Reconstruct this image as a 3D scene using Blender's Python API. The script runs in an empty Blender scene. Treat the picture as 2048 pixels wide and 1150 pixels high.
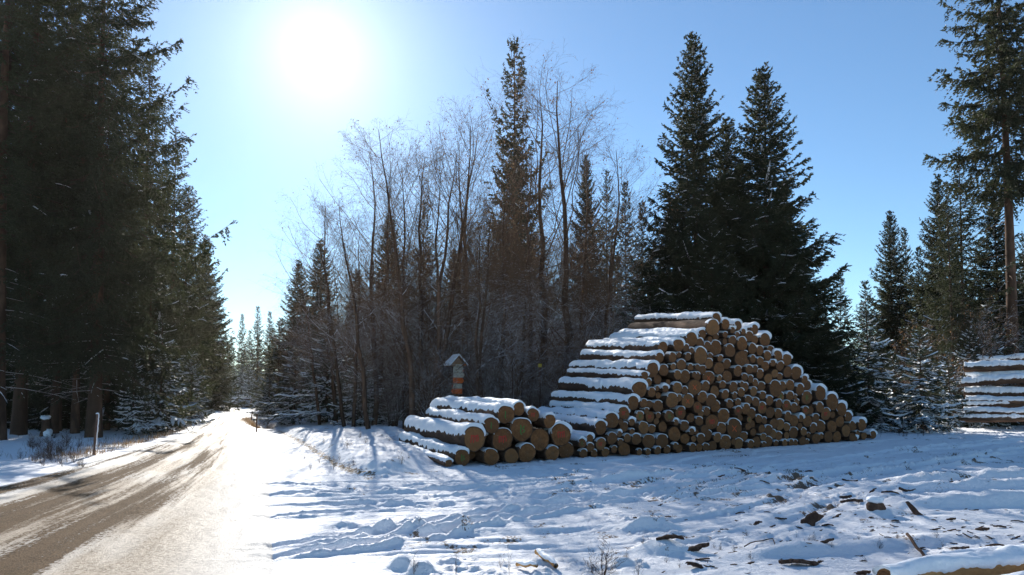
import bpy, math, random
import numpy as np
from mathutils import Vector, Matrix
SC = bpy.context.scene
COL = SC.collection
R = math.radians
rng = np.random.default_rng(7)
random.seed(7)

# ------------------------------------------------------------ camera, sky, sun, exposure
F = 1365.0; HOR = 783.0; EYE = 1.55; PITCH = R(3.0)     # photograph pixels (2048 x 1150)
PPY = HOR - F * math.tan(PITCH)
cam_d = bpy.data.cameras.new('camera'); cam = bpy.data.objects.new('camera', cam_d); COL.objects.link(cam)
cam_d.lens = 36.0 * F / 2048; cam_d.sensor_width = 36; cam_d.sensor_fit = 'HORIZONTAL'
cam_d.shift_y = (PPY - 575) / 2048
cam_d.clip_start = 0.05; cam_d.clip_end = 4000
cam.location = (0, 0, EYE); cam.rotation_euler = (math.pi / 2 + PITCH, 0, 0)
SC.camera = cam
SUN_AZ = R(-16.1); SUN_EL = R(26.2)                     # azimuth from +Y towards +X
SUN_DIR = Vector((math.sin(SUN_AZ) * math.cos(SUN_EL), math.cos(SUN_AZ) * math.cos(SUN_EL), math.sin(SUN_EL)))
W = bpy.data.worlds.new('World'); SC.world = W; W.use_nodes = True
wn = W.node_tree.nodes; wl = W.node_tree.links; bg = wn['Background']
sky = wn.new('ShaderNodeTexSky'); sky.sky_type = 'NISHITA'; sky.sun_disc = False
sky.sun_elevation = SUN_EL; sky.sun_rotation = SUN_AZ
sky.altitude = 700; sky.air_density = 1.0; sky.dust_density = 0.12; sky.ozone_density = 2.0
# the bright aureole of the hazy winter air round the sun, as a function of the angle to the sun
tc = wn.new('ShaderNodeTexCoord')
dt = wn.new('ShaderNodeVectorMath'); dt.operation = 'DOT_PRODUCT'
nz = wn.new('ShaderNodeVectorMath'); nz.operation = 'NORMALIZE'
wl.new(tc.outputs['Generated'], nz.inputs[0]); wl.new(nz.outputs[0], dt.inputs[0]); dt.inputs[1].default_value = SUN_DIR
def wmath(op, a, b=None, c=None):
    n = wn.new('ShaderNodeMath'); n.operation = op
    for i, v in enumerate((a, b, c)):
        if v is None: continue
        if isinstance(v, (int, float)): n.inputs[i].default_value = v
        else: wl.new(v, n.inputs[i])
    return n.outputs[0]
ang = wmath('ARCCOSINE', wmath('MINIMUM', dt.outputs['Value'], 1.0))
def lobe(sigma, amp, p=2.0):
    q = wmath('POWER', wmath('DIVIDE', ang, sigma), p)
    return wmath('MULTIPLY', wmath('EXPONENT', wmath('MULTIPLY', q, -1.0)), amp)
glow = wmath('ADD', wmath('ADD', lobe(R(4.2), 6.5, 1.0), lobe(R(9), .4, 1.5)), lobe(R(22), .15, 1.5))
gcol = wn.new('ShaderNodeVectorMath'); gcol.operation = 'SCALE'; gcol.inputs[0].default_value = (1.0, 0.99, 0.97); wl.new(glow, gcol.inputs['Scale'])
tint = wn.new('ShaderNodeVectorMath'); tint.operation = 'MULTIPLY'; wl.new(sky.outputs[0], tint.inputs[0]); tint.inputs[1].default_value = (0.84, 1.04, 1.13)
addv = wn.new('ShaderNodeVectorMath'); addv.operation = 'ADD'
wl.new(tint.outputs[0], addv.inputs[0]); wl.new(gcol.outputs[0], addv.inputs[1])
wl.new(addv.outputs[0], bg.inputs['Color']); bg.inputs['Strength'].default_value = 0.074
W.cycles.sampling_method = 'MANUAL'; W.cycles.sample_map_resolution = 512
sd = bpy.data.lights.new('sun', 'SUN'); sd.energy = 5.0; sd.angle = R(0.55); sd.color = (1.0, 0.95, 0.87)
so = bpy.data.objects.new('sun', sd); COL.objects.link(so)
so.rotation_euler = SUN_DIR.to_track_quat('Z', 'Y').to_euler()
SC.view_settings.view_transform = 'Standard'; SC.view_settings.look = 'None'
SC.view_settings.exposure = 0.95; SC.view_settings.gamma = 1.0; SC.view_settings.use_curve_mapping = False
SC.cycles.use_denoising = True
try: SC.cycles.denoiser = 'OPENIMAGEDENOISE'
except Exception: pass
SC.cycles.max_bounces = 5; SC.cycles.diffuse_bounces = 3; SC.cycles.transmission_bounces = 3; SC.cycles.glossy_bounces = 2
SC.cycles.sample_clamp_indirect = 6.0; SC.cycles.caustics_reflective = False; SC.cycles.caustics_refractive = False

# ------------------------------------------------------------ pixel <-> place
CP, SP = math.cos(PITCH), math.sin(PITCH)
def ray(px, py):
    dx = (px - 1024) / F; dy = (PPY - py) / F
    return np.array([dx, CP - SP * dy, SP + CP * dy])
def ground(px, py):                       # where a pixel meets the flat ground
    d = ray(px, py); t = -EYE / d[2]
    return d[0] * t, d[1] * t
def at(px, py, Y):                        # point at forward distance Y
    d = ray(px, py); t = Y / d[1]
    return np.array([d[0] * t, Y, EYE + d[2] * t])

# ------------------------------------------------------------ numpy helpers
def _hash(ix, iy, seed):
    h = (ix.astype(np.int64) * 374761393 + iy.astype(np.int64) * 668265263 + seed * 974634777) & 0xFFFFFFFF
    h = ((h ^ (h >> 13)) * 1274126177) & 0xFFFFFFFF
    return ((h ^ (h >> 16)) & 0xFFFF) / 65535.0
def vnoise(x, y, seed=0):
    x = np.asarray(x, float); y = np.asarray(y, float)
    ix = np.floor(x); iy = np.floor(y); fx = x - ix; fy = y - iy
    fx = fx * fx * fx * (fx * (fx * 6 - 15) + 10); fy = fy * fy * fy * (fy * (fy * 6 - 15) + 10)
    a = _hash(ix, iy, seed); b = _hash(ix + 1, iy, seed); c = _hash(ix, iy + 1, seed); d = _hash(ix + 1, iy + 1, seed)
    return (a + (b - a) * fx) * (1 - fy) + (c + (d - c) * fx) * fy
def fbm(x, y, seed=0, oct=4, gain=.5):
    s = 0; a = 1; t = 0
    for i in range(oct):
        s = s + a * vnoise(x * 2 ** i + 17.3 * i, y * 2 ** i - 9.1 * i, seed + i); t += a; a *= gain
    return s / t                           # 0..1
def sstep(a, b, x):
    t = np.clip((x - a) / (b - a), 0, 1); return t * t * (3 - 2 * t)
def unit(v, ax=-1):
    return v / np.maximum(np.linalg.norm(v, axis=ax, keepdims=True), 1e-9)

def mesh_np(name, V, faces, mats, smooth=False, midx=None, link=True, parent=None):
    """faces: list of int arrays (n,3) or (n,4); midx: list of material index per array (int or array)"""
    V = np.asarray(V, np.float32)
    faces = [np.asarray(f, np.int32) for f in faces if len(f)]
    me = bpy.data.meshes.new(name)
    me.vertices.add(len(V)); me.vertices.foreach_set('co', V.ravel())
    loops = np.concatenate([f.ravel() for f in faces]); cnt = np.concatenate([np.full(len(f), f.shape[1], np.int32) for f in faces])
    st = np.concatenate([[0], np.cumsum(cnt)[:-1]]).astype(np.int32)
    me.loops.add(len(loops)); me.loops.foreach_set('vertex_index', loops)
    me.polygons.add(len(cnt)); me.polygons.foreach_set('loop_start', st)
    try: me.polygons.foreach_set('loop_total', cnt)
    except Exception: pass
    if midx is not None:
        mi = np.concatenate([np.full(len(f), m, np.int32) if np.isscalar(m) else np.asarray(m, np.int32) for f, m in zip(faces, midx)])
        me.polygons.foreach_set('material_index', mi)
    me.polygons.foreach_set('use_smooth', np.full(len(cnt), bool(smooth)))
    for m in (mats if isinstance(mats, (list, tuple)) else [mats]): me.materials.append(m)
    me.update(calc_edges=True)
    o = bpy.data.objects.new(name, me)
    if link: COL.objects.link(o)
    if parent is not None: o.parent = parent
    return o
class MB:
    """collects pieces into one mesh"""
    def __init__(s): s.V = []; s.F = {3: [], 4: []}; s.M = {3: [], 4: []}; s.n = 0
    def add(s, V, F, m=0):
        V = np.asarray(V, float).reshape(-1, 3)
        if isinstance(F, np.ndarray) and F.ndim == 2 and F.shape[1] > 4: F = F.tolist()
        if not isinstance(F, np.ndarray):
            for k in (3, 4):
                G = [f for f in F if len(f) == k]
                if G: s.F[k].append(np.array(G) + s.n); s.M[k].append(np.full(len(G), m))
        elif len(F): s.F[F.shape[1]].append(F + s.n); s.M[F.shape[1]].append(np.full(len(F), m))
        s.V.append(V); s.n += len(V); return s
    def box(s, c, size, rot=None, m=0):
        v = np.array([(x, y, z) for x in (-.5, .5) for y in (-.5, .5) for z in (-.5, .5)]) * np.array(size)
        if rot is not None: v = v @ np.array(rot).T
        return s.add(v + np.array(c), [(0, 1, 3, 2), (4, 6, 7, 5), (0, 4, 5, 1), (2, 3, 7, 6), (0, 2, 6, 4), (1, 5, 7, 3)], m)
    def tube(s, P, r, sides=6, m=0):
        V, F = tubes(np.asarray(P, float)[None], np.asarray(r, float).reshape(1, -1) * np.ones((1, len(P))), sides); return s.add(V, F, m)
    def build(s, name, mats, parent=None, smooth=False):
        fs = []; ms = []
        for k in (3, 4):
            if s.F[k]: fs.append(np.concatenate(s.F[k])); ms.append(np.concatenate(s.M[k]))
        return mesh_np(name, np.concatenate(s.V), fs, mats, smooth, ms, parent=parent)
def tubes(P, rad, sides=4):
    """P (N,K,3) polylines, rad (N,K) -> one vertex array and quad array"""
    N, K, _ = P.shape
    T = np.empty_like(P); T[:, 1:-1] = P[:, 2:] - P[:, :-2]; T[:, 0] = P[:, 1] - P[:, 0]; T[:, -1] = P[:, -1] - P[:, -2]
    T = unit(T)
    ref = np.where(np.abs(T[..., 2:3]) > .9, np.array([1., 0, 0]), np.array([0, 0, 1.]))
    A = unit(np.cross(T, ref)); B = np.cross(A, T)
    th = np.arange(sides) * 2 * np.pi / sides
    V = P[:, :, None] + rad[:, :, None, None] * (np.cos(th)[:, None] * A[:, :, None] + np.sin(th)[:, None] * B[:, :, None])
    i = np.arange(N)[:, None, None] * K * sides; k = np.arange(K - 1)[None, :, None] * sides; j = np.arange(sides)[None, None]
    j2 = (j + 1) % sides
    Fq = np.stack([i + k + j, i + k + j2, i + k + sides + j2, i + k + sides + j], -1).reshape(-1, 4)
    return V.reshape(-1, 3), Fq
def tag(o, label=None, cat=None, group=None, kind=None):
    if label: o['label'] = label
    if cat: o['category'] = cat
    if group: o['group'] = group
    if kind: o['kind'] = kind
    return o
def empty(name, loc, label=None, cat=None, group=None):
    o = bpy.data.objects.new(name, None); o.empty_display_size = .3; COL.objects.link(o); o.location = loc
    return tag(o, label, cat, group)

# ------------------------------------------------------------ material helpers
class MT:
    def __init__(s, name):
        s.m = bpy.data.materials.new(name); s.m.use_nodes = True; s.nt = s.m.node_tree; s.n = s.nt.nodes; s.l = s.nt.links
        s.b = s.n['Principled BSDF']; s.out = s.n['Material Output']
    def node(s, t, **kw):
        n = s.n.new(t)
        for k, v in kw.items(): setattr(n, k, v)
        return n
    def set(s, inp, v):
        if hasattr(v, 'is_output') or isinstance(v, bpy.types.NodeSocket): s.l.new(v, inp)
        elif v is not None: inp.default_value = v
    def math(s, op, a, b=None, clamp=False):
        n = s.node('ShaderNodeMath', operation=op, use_clamp=clamp); s.set(n.inputs[0], a); s.set(n.inputs[1], b); return n.outputs[0]
    def noise(s, vec, scale, detail=4, rough=.55, dist=0):
        n = s.node('ShaderNodeTexNoise'); s.set(n.inputs['Vector'], vec); n.inputs['Scale'].default_value = scale
        n.inputs['Detail'].default_value = detail; n.inputs['Roughness'].default_value = rough; n.inputs['Distortion'].default_value = dist
        return n.outputs['Fac']
    def ramp(s, f, stops, interp='LINEAR'):
        n = s.node('ShaderNodeValToRGB'); n.color_ramp.interpolation = interp; e = n.color_ramp.elements
        while len(e) < len(stops): e.new(.5)
        for el, (p, c) in zip(e, stops): el.position = p; el.color = (c, c, c, 1) if isinstance(c, (int, float)) else (*c, 1)
        s.set(n.inputs[0], f); return n.outputs[0]
    def mix(s, f, a, b):
        n = s.node('ShaderNodeMix', data_type='RGBA'); s.set(n.inputs[0], f)
        s.set(n.inputs[6], (*a, 1) if isinstance(a, tuple) else a); s.set(n.inputs[7], (*b, 1) if isinstance(b, tuple) else b); return n.outputs[2]
    def mapping(s, vec, scale=(1, 1, 1)):
        n = s.node('ShaderNodeMapping'); s.set(n.inputs[0], vec); n.inputs['Scale'].default_value = scale; return n.outputs[0]
    def bump(s, h, strength, dist=.02):
        n = s.node('ShaderNodeBump'); s.set(n.inputs['Height'], h); n.inputs['Strength'].default_value = strength; n.inputs['Distance'].default_value = dist
        s.l.new(n.outputs[0], s.b.inputs['Normal']); return n.outputs[0]
    def bsdf(s, color, rough=.8, spec=.3):
        s.set(s.b.inputs['Base Color'], (*color, 1) if isinstance(color, tuple) else color)
        s.set(s.b.inputs['Roughness'], rough); s.b.inputs['Specular IOR Level'].default_value = spec
    def obj(s): return s.node('ShaderNodeTexCoord').outputs['Object']
    def pos(s): return s.node('ShaderNodeNewGeometry').outputs['Position']
    def nrm_z(s):
        g = s.node('ShaderNodeNewGeometry'); x = s.node('ShaderNodeSeparateXYZ'); s.l.new(g.outputs['Normal'], x.inputs[0]); return x.outputs[2]
    def attr(s, name): return s.node('ShaderNodeAttribute', attribute_name=name).outputs['Fac']
    def rnd(s): return s.node('ShaderNodeObjectInfo').outputs['Random']
def add_attr(o, name, vals):
    a = o.data.attributes.new(name, 'FLOAT', 'POINT'); a.data.foreach_set('value', np.asarray(vals, np.float32))

M = {}
SNOWC = (.84, .86, .90)
def mk_materials():
    # snow on the ground, dirtied where wheels and logs have churned it
    t = MT('snow_ground'); p = t.pos()
    n1 = t.noise(p, 3.0, 5); n2 = t.noise(p, 26, 5, .65); d = t.attr('dirt')
    dm = t.math('ADD', d, t.math('MULTIPLY', t.math('SUBTRACT', n2, .5), 2.0)); dm = t.ramp(dm, [(.42, 0.0), (.60, 1.0)])
    dm = t.math('MULTIPLY', dm, t.ramp(d, [(.03, 0.0), (.2, 1.0)]))
    snow = t.mix(n1, (.84, .85, .89), (.91, .91, .93))
    dirt = t.mix(n2, (.10, .065, .045), (.24, .17, .12))
    grass = t.attr('grass'); gm = t.ramp(t.math('ADD', grass, t.math('MULTIPLY', t.math('SUBTRACT', t.noise(p, 14, 4), .5), 1.6)), [(.5, 0.0), (.65, 1.0)])
    c = t.mix(dm, snow, dirt); c = t.mix(gm, c, (.19, .12, .065))
    t.bsdf(c, t.ramp(n2, [(0, .55), (1, .8)]), .12)
    hb = t.math('ADD', t.math('MULTIPLY', t.noise(p, 60, 5, .7), .6), t.math('MULTIPLY', t.noise(p, 14, 5, .65), 1.2))
    t.bump(hb, .8, .03); M['snow_ground'] = t.m
    # snow lying on things
    t = MT('snow'); p = t.obj(); n = t.noise(p, 12, 5)
    t.bsdf(t.mix(n, (.80, .83, .88), (.88, .90, .93)), .6, .3); t.bump(t.math('ADD', n, t.math('MULTIPLY', t.noise(p, 45, 3), .4)), .5, .03); M['snow'] = t.m
    # road
    t = MT('road_surface'); uv = t.node('ShaderNodeUVMap', uv_map='UVMap').outputs[0]; p = t.pos()
    st = t.noise(t.mapping(uv, (.16, 3.2, 1)), 1.0, 6, .68, .2); fine = t.noise(p, 22, 6, .75); speck = t.noise(p, 60, 3, .7)
    big = t.noise(t.mapping(uv, (.12, .55, 1)), 1.0, 3)
    bare = t.attr('bare')
    f = t.math('ADD', bare, t.math('MULTIPLY', t.math('SUBTRACT', st, .5), 2.6))
    f = t.math('ADD', f, t.math('MULTIPLY', t.math('SUBTRACT', big, .5), 1.0))
    f = t.math('ADD', f, t.math('MULTIPLY', t.math('SUBTRACT', fine, .5), 2.0))
    fm = t.ramp(f, [(.38, 0.0), (.62, 1.0)])
    gravel = t.mix(t.ramp(speck, [(.35, 0.0), (.65, 1.0)]), (.024, .014, .007), (.17, .105, .052)); gravel = t.mix(t.math('MULTIPLY', t.ramp(st, [(.45, 0.0), (.7, 1.0)]), .6), gravel, (.15, .095, .05))
    packed = t.mix(t.ramp(fine, [(.35, 0.0), (.6, 1.0)]), (.14, .095, .055), (.52, .44, .35))
    clean = t.mix(t.attr('clean'), packed, (.74, .72, .69))
    t.bsdf(t.mix(fm, clean, gravel), t.mix(fm, (.6, .6, .6), (.9, .9, .9)), .10)
    t.bump(t.math('ADD', t.math('MULTIPLY', fine, 1.0), t.math('MULTIPLY', speck, .8)), 1.0, .035); M['road'] = t.m
    # bark of logs
    def bark(name, c1, c2, sc=1.0, snowy=None):
        t = MT(name); p = t.obj(); r = t.rnd()
        q = t.mapping(p, (1, 1, .35)); n = t.noise(q, 16 * sc, 6, .7, .6); n2 = t.noise(q, 4 * sc, 3)
        c = t.mix(n, c1, c2); c = t.mix(t.ramp(n2, [(.5, 0.0), (.75, 1.0)]), c, tuple(min(1, k * 1.9) for k in c2))
        c = t.mix(t.math('MULTIPLY', r, .5), c, c1)
        if snowy:
            nz_ = t.nrm_z(); w = t.math('ADD', nz_, t.math('MULTIPLY', t.math('SUBTRACT', t.noise(t.pos(), 9, 3), .5), 1.2))
            c = t.mix(t.ramp(w, [(snowy, 0.0), (snowy + .12, 1.0)]), c, SNOWC)
        t.bsdf(c, .9, .15); t.bump(n, .8, .03); M[name] = t.m
    bark('bark_log', (.035, .022, .016), (.12, .07, .045))
    bark('bark_trunk', (.030, .019, .013), (.12, .068, .045), .7)
    bark('bark_pine', (.22, .11, .045), (.50, .28, .11))
    bark('bark_debris', (.05, .028, .02), (.13, .075, .05), 2.0)
    bark('post_wood', (.07, .04, .03), (.2, .12, .09), 2.0)
    bark('branch_wood', (.030, .020, .015), (.075, .052, .038), 1.0)
    # bare branches carrying a line of snow along their upper side
    t = MT('twig_snowy'); p = t.pos(); nzv = t.nrm_z(); n = t.noise(p, 3.0, 3)
    hz = t.node('ShaderNodeSeparateXYZ'); t.l.new(p, hz.inputs[0])
    hf = t.math('SUBTRACT', t.ramp(t.math('DIVIDE', hz.outputs[2], 12.0), [(.35, 0.0), (.75, 1.0)]), .10)
    w = t.math('SUBTRACT', t.math('ADD', nzv, t.math('MULTIPLY', t.math('SUBTRACT', n, .5), 1.5)), hf)
    c = t.mix(t.ramp(w, [(.55, 0.0), (.68, 1.0)]), t.mix(n, (.058, .033, .020), (.15, .088, .052)), SNOWC)
    t.bsdf(c, .8, .2); M['twig'] = t.m
    # spruce foliage: needles let some light through
    def foliage(name, c1, c2, trans):
        t = MT(name); p = t.obj(); n = t.noise(p, 1.3, 3); r = t.rnd()
        c = t.mix(t.math('ADD', t.math('MULTIPLY', n, .7), t.math('MULTIPLY', r, .3)), c1, c2)
        t.bsdf(c, .7, .25)
        tr = t.node('ShaderNodeBsdfTranslucent'); t.set(tr.inputs[0], t.mix(.5, c, (c2[0] * 2.0, c2[1] * 1.8, c2[2] * 1.3)))
        mx = t.node('ShaderNodeMixShader'); mx.inputs[0].default_value = trans
        t.l.new(t.b.outputs[0], mx.inputs[1]); t.l.new(tr.outputs[0], mx.inputs[2]); t.l.new(mx.outputs[0], t.out.inputs[0]); M[name] = t.m
    foliage('needles', (.014, .020, .013), (.040, .048, .024), .30)
    foliage('needles_blue', (.022, .032, .024), (.045, .060, .040), .30)
    foliage('dry_leaf', (.10, .06, .035), (.16, .10, .06), .4)
    foliage('dry_grass', (.13, .085, .045), (.27, .18, .10), .25)
    # log ends
    t = MT('cut_wood'); p = t.obj(); sx = t.node('ShaderNodeSeparateXYZ'); t.l.new(p, sx.inputs[0])
    rr = t.math('POWER', t.math('ADD', t.math('MULTIPLY', sx.outputs[0], sx.outputs[0]), t.math('MULTIPLY', sx.outputs[1], sx.outputs[1])), .5)
    rr = t.math('ADD', rr, t.math('MULTIPLY', t.noise(p, 7, 3), .05))
    rings = t.math('SINE', t.math('MULTIPLY', rr, 260.0)); n = t.noise(p, 9, 5, .65); r = t.rnd()
    n3 = t.noise(p, 3.2, 3, .6); c = t.mix(t.ramp(n, [(.3, 0.0), (.7, 1.0)]), (.13, .050, .018), (.36, .155, .060)); c = t.mix(t.math('MULTIPLY', t.ramp(rings, [(0, 0.0), (1, 1.0)]), .45), c, (.12, .055, .022)); c = t.mix(t.ramp(n3, [(.5, 0.0), (.72, .7)]), c, (.10, .05, .025))
    c = t.mix(t.ramp(r, [(0, 0.0), (.35, .75), (.4, 0.0), (.7, .65), (.75, 0.0), (1, .5)]), c, (.13, .062, .03)); c = t.mix(t.ramp(r, [(.40, 0.0), (.52, .45), (.6, 0.0)]), c, (.34, .17, .07))
    c = t.mix(t.ramp(t.math('MULTIPLY', rr, 1.0), [(.0, .75), (.09, 0.0)]), c, (.17, .095, .055))
    g = t.node('ShaderNodeTexGradient', gradient_type='RADIAL'); t.l.new(p, g.inputs[0])
    crack = t.noise(t.node('ShaderNodeCombineXYZ').outputs[0], 1, 1)
    cx = t.node('ShaderNodeCombineXYZ'); t.l.new(t.math('MULTIPLY', g.outputs[1], 16.0), cx.inputs[0]); t.l.new(t.math('MULTIPLY', r, 40.0), cx.inputs[1])
    ck = t.ramp(t.noise(cx.outputs[0], 3, 1), [(.30, 1.0), (.33, 0.0)])
    c = t.mix(t.math('MULTIPLY', ck, .7), c, (.07, .04, .025))
    fr = t.ramp(t.math('ADD', t.noise(p, 38, 3, .7), t.math('MULTIPLY', r, .10)), [(.78, 0.0), (.81, 1.0)])
    c = t.mix(fr, c, SNOWC)
    t.bsdf(c, .85, .1); t.bump(t.math('ADD', rings, t.math('MULTIPLY', n, 3.0)), .6, .008); M['cut'] = t.m
    def plain(name, c, rough=.7, spec=.3, var=.25, sc=8):
        t = MT(name); n = t.noise(t.obj(), sc, 4)
        t.bsdf(t.mix(n, tuple(k * (1 - var) for k in c), tuple(min(1, k * (1 + var)) for k in c)), rough, spec); M[name] = t.m
    plain('paint_red', (.50, .045, .03), .7, .2); plain('paint_green', (.045, .20, .04), .7, .2)
    plain('paint_orange', (.60, .11, .03), .7, .2); plain('paint_dark', (.03, .03, .03), .7, .2)
    plain('sign_cream', (.66, .58, .44), .5, .3, .1); plain('sign_orange', (.80, .15, .02), .5, .3, .1); plain('sign_wood', (.20, .085, .035), .7)
    plain('sign_panel', (.33, .18, .08), .6); plain('metal_grey', (.35, .35, .36), .5, .5); plain('yellow_paint', (.45, .33, .03), .6)
    plain('hills_far', (.05, .07, .09), .9, .1)
mk_materials()
# ------------------------------------------------------------ terrain
LEFT_PX = [(0, 967), (152, 929), (271, 895), (350, 867), (410, 843), (436, 828), (437, 817), (415, 809)]
RIGHT_PX = [(590, 1150), (566, 1000), (552, 930), (533, 880), (520, 858), (503, 835), (492, 820), (478, 810)]
LG = [(-7.6, -12), (-7.9, 4)] + [ground(*p) for p in LEFT_PX] + [(-75, 110)]
RG = [(-1.6, -12), (-1.7, 1)] + [ground(*p) for p in RIGHT_PX] + [(-60, 110)]
LG = np.array(LG); RG = np.array(RG)
LG[:, 1] = np.maximum.accumulate(LG[:, 1] + np.arange(len(LG)) * 1e-3); RG[:, 1] = np.maximum.accumulate(RG[:, 1] + np.arange(len(RG)) * 1e-3)
def road_edges(y): return np.interp(y, LG[:, 1], LG[:, 0]), np.interp(y, RG[:, 1], RG[:, 0])
def seg_dist(x, y, P):
    best = np.full(np.shape(x), 1e9); par = np.zeros(np.shape(x)); acc = 0
    for (x0, y0), (x1, y1) in zip(P[:-1], P[1:]):
        dx, dy = x1 - x0, y1 - y0; L2 = dx * dx + dy * dy
        t = np.clip(((x - x0) * dx + (y - y0) * dy) / L2, 0, 1)
        d = np.hypot(x - x0 - t * dx, y - y0 - t * dy); k = d < best
        best = np.where(k, d, best); par = np.where(k, acc + t * math.sqrt(L2), par); acc += math.sqrt(L2)
    return best, par
DITCH = np.array([ground(*p) for p in [(508, 838), (548, 862), (600, 898), (650, 934), (700, 957), (745, 968)]])
# the mound between ditch and log pile
BANK = np.array([ground(*p) for p in [(556, 860), (618, 898), (668, 930), (705, 950), (770, 958), (850, 944), (890, 915), (800, 862), (690, 850)]])
def inside(x, y, P):
    c = np.zeros(np.shape(x), bool); n = len(P)
    for i in range(n):
        x0, y0 = P[i]; x1, y1 = P[(i + 1) % n]
        k = ((y0 > y) != (y1 > y)) & (x < (x1 - x0) * (y - y0) / (y1 - y0 + 1e-12) + x0); c ^= k
    return c
RA = math.atan2(.472, .882)               # the lane in front of the pile runs this way
TRK = [([(500, 1096), (700, 1078), (900, 1046), (1100, 1012), (1300, 985), (1500, 960), (1700, 935)], .09, .022), ([(505, 1118), (740, 1092), (980, 1050), (1200, 1012), (1420, 980)], .09, .022),
       ([(530, 990), (700, 992), (900, 982), (1100, 966), (1320, 952)], .10, .020), ([(545, 968), (740, 982), (920, 968), (1150, 950), (1400, 934)], .10, .018), ([(1080, 1002), (1400, 986), (1700, 950), (2048, 905), (2300, 885)], .16, .035),
       ([(1150, 972), (1500, 944), (1800, 908), (2048, 884), (2200, 872)], .16, .035), ([(510, 1035), (700, 1028), (900, 1010), (1120, 985)], .08, .016), ([(520, 1012), (720, 1010), (960, 994), (1180, 972)], .08, .016),
       ([(1350, 1000), (1600, 978), (1850, 940), (2100, 905)], .14, .028)]
TRACKS = [(np.array([ground(*p) for p in pts]), wd, dp_) for pts, wd, dp_ in TRK]
def H(x, y, full=False):
    x = np.asarray(x, float); y = np.asarray(y, float)
    xl, xr = road_edges(y); m = np.minimum(x - xl, xr - x)             # >0 inside the road
    road = sstep(-.5, .6, m)
    z = .22 * (fbm(x / 14, y / 14, 3, 3) - .5) * sstep(2, 14, np.hypot(x, y - 8)) * 1.0
    near = sstep(60, 25, y)
    rightside = sstep(-.3, 1.2, x - xr)
    leftside = sstep(.2, 2.5, xl - x)
    # wood floor left of the road
    z = z + leftside * (.10 * (fbm(x * .8, y * .8, 11, 4) - .35) + .06 * fbm(x * 3, y * 3, 12, 3))
    # lane ruts in front of the pile: long wandering ridges
    bend = .35 * np.sin(x * .22 + 1) + .9 * (fbm(x / 6, y / 6, 21, 2) - .5)
    ang_ = RA
    w = -np.sin(ang_) * x + np.cos(ang_) * y + bend; u = np.cos(ang_) * x + np.sin(ang_) * y
    w2 = y - .10 * x + .02 * x * x * sstep(6, -4, x) + bend           # near the road the ruts sweep round
    k = sstep(0, 6, x); ww = w * k + w2 * (1 - k)
    lane = sstep(5.2, 7.2, ww) * sstep(15.5, 13.4, w + 1.2) * rightside * sstep(40, 25, x)
    rut = fbm(ww * 2.3, u * .16, 31, 4, .6); rut2 = fbm(ww * 7.0, u * .7, 35, 3)
    rr_ = 1 - np.abs(rut - .5) * 5; rr_ = np.clip(rr_, 0, 1) ** 1.5
    z = z + lane * (.10 * (rut - .5) + .040 * rr_ + .030 * (rut2 - .5) + .022 * (fbm(ww * 15, u * 1.5, 37, 3) - .5))
    # churned clods
    cl = fbm(x * 9.5, y * 10.5, 41, 4, .6); clm = sstep(.52, .68, fbm(x * .7, y * 1.8, 45, 3))
    z = z + rightside * near * clm * .034 * sstep(.56, .74, cl) + rightside * near * .024 * (fbm(x * 8, y * 10, 47, 4, .65) - .5)
    # soft lumps and footprints
    l2 = fbm(x * 1.7, y * 2.4, 51, 4)
    z = z + rightside * near * .018 * (l2 - .5) * (1 - .3 * lane)
    right = sstep(0.5, 3.5, x) * sstep(12, 8, w)
    hum = np.clip(fbm(x * 1.3 + 5, y * 2.6, 61, 4) - .53, 0, 1)
    z = z + right * .10 * hum
    fp = fbm(x * 2.6, y * 3.6, 65, 1); z = z - rightside * near * (1 - lane) * .03 * sstep(.74, .9, fp)
    # individual snow lumps and berms seen in the photograph
    def lump(px, py, sx, sy, h, rot=0):
        gx, gy = ground(px, py); c_, s_ = math.cos(rot), math.sin(rot)
        a = ((x - gx) * c_ + (y - gy) * s_) / sx; b = (-(x - gx) * s_ + (y - gy) * c_) / sy
        q = a * a + b * b; nn = .75 + .5 * fbm(x * 4, y * 4, 71, 3)
        return h * nn * np.exp(-q ** 1.5)
    z = z + lump(1290, 1062, .34, .16, .14, .1) + lump(805, 1138, .12, .10, .11) + lump(840, 1146, .12, .1, .09)
    z = z + lump(2010, 1012, 1.5, .20, .20, .12) + lump(2020, 968, 2.3, .28, .22, .10) + lump(1960, 978, 2.0, .16, .12, .12) + lump(1780, 1030, .5, .16, .08)
    z = z + lump(790, 1062, .25, .08, .06, .1) + lump(690, 1058, .2, .08, .06) + lump(740, 1070, .16, .07, .05) + lump(900, 1050, .3, .07, .05, .1) + lump(600, 985, .4, .12, .07) + lump(1040, 1030, .6, .1, .07, .15)
    z = z + lump(1650, 1105, .9, .14, .10, .25) + lump(1330, 1108, .3, .16, .10) + lump(1240, 1130, .12, .09, .05) + lump(1850, 1085, .8, .18, .09, .2)
    # tyre tracks: a groove with thrown-up edges and a trace of tread
    for q, (pts, wd, dp_) in enumerate(TRACKS):
        d_, s_ = seg_dist(x, y, pts); d_ = d_ + .03 * (fbm(s_ * .8, 0 * s_ + q, 73, 2) - .5)
        fade = sstep(.3, .55, fbm(s_ * .35 + q * 7, 0 * s_, 74, 2)) * .7 + .5
        z = z + fade * 2.2 * (-dp_ * np.exp(-(d_ / wd) ** 4) * (1 + .35 * np.sin(s_ * 42)) + dp_ * .9 * np.exp(-((d_ - wd * 1.45) / (wd * .42)) ** 2) * (.4 + 1.2 * fbm(s_ * 7, d_ * 9, 75 + q, 3)))
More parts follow.
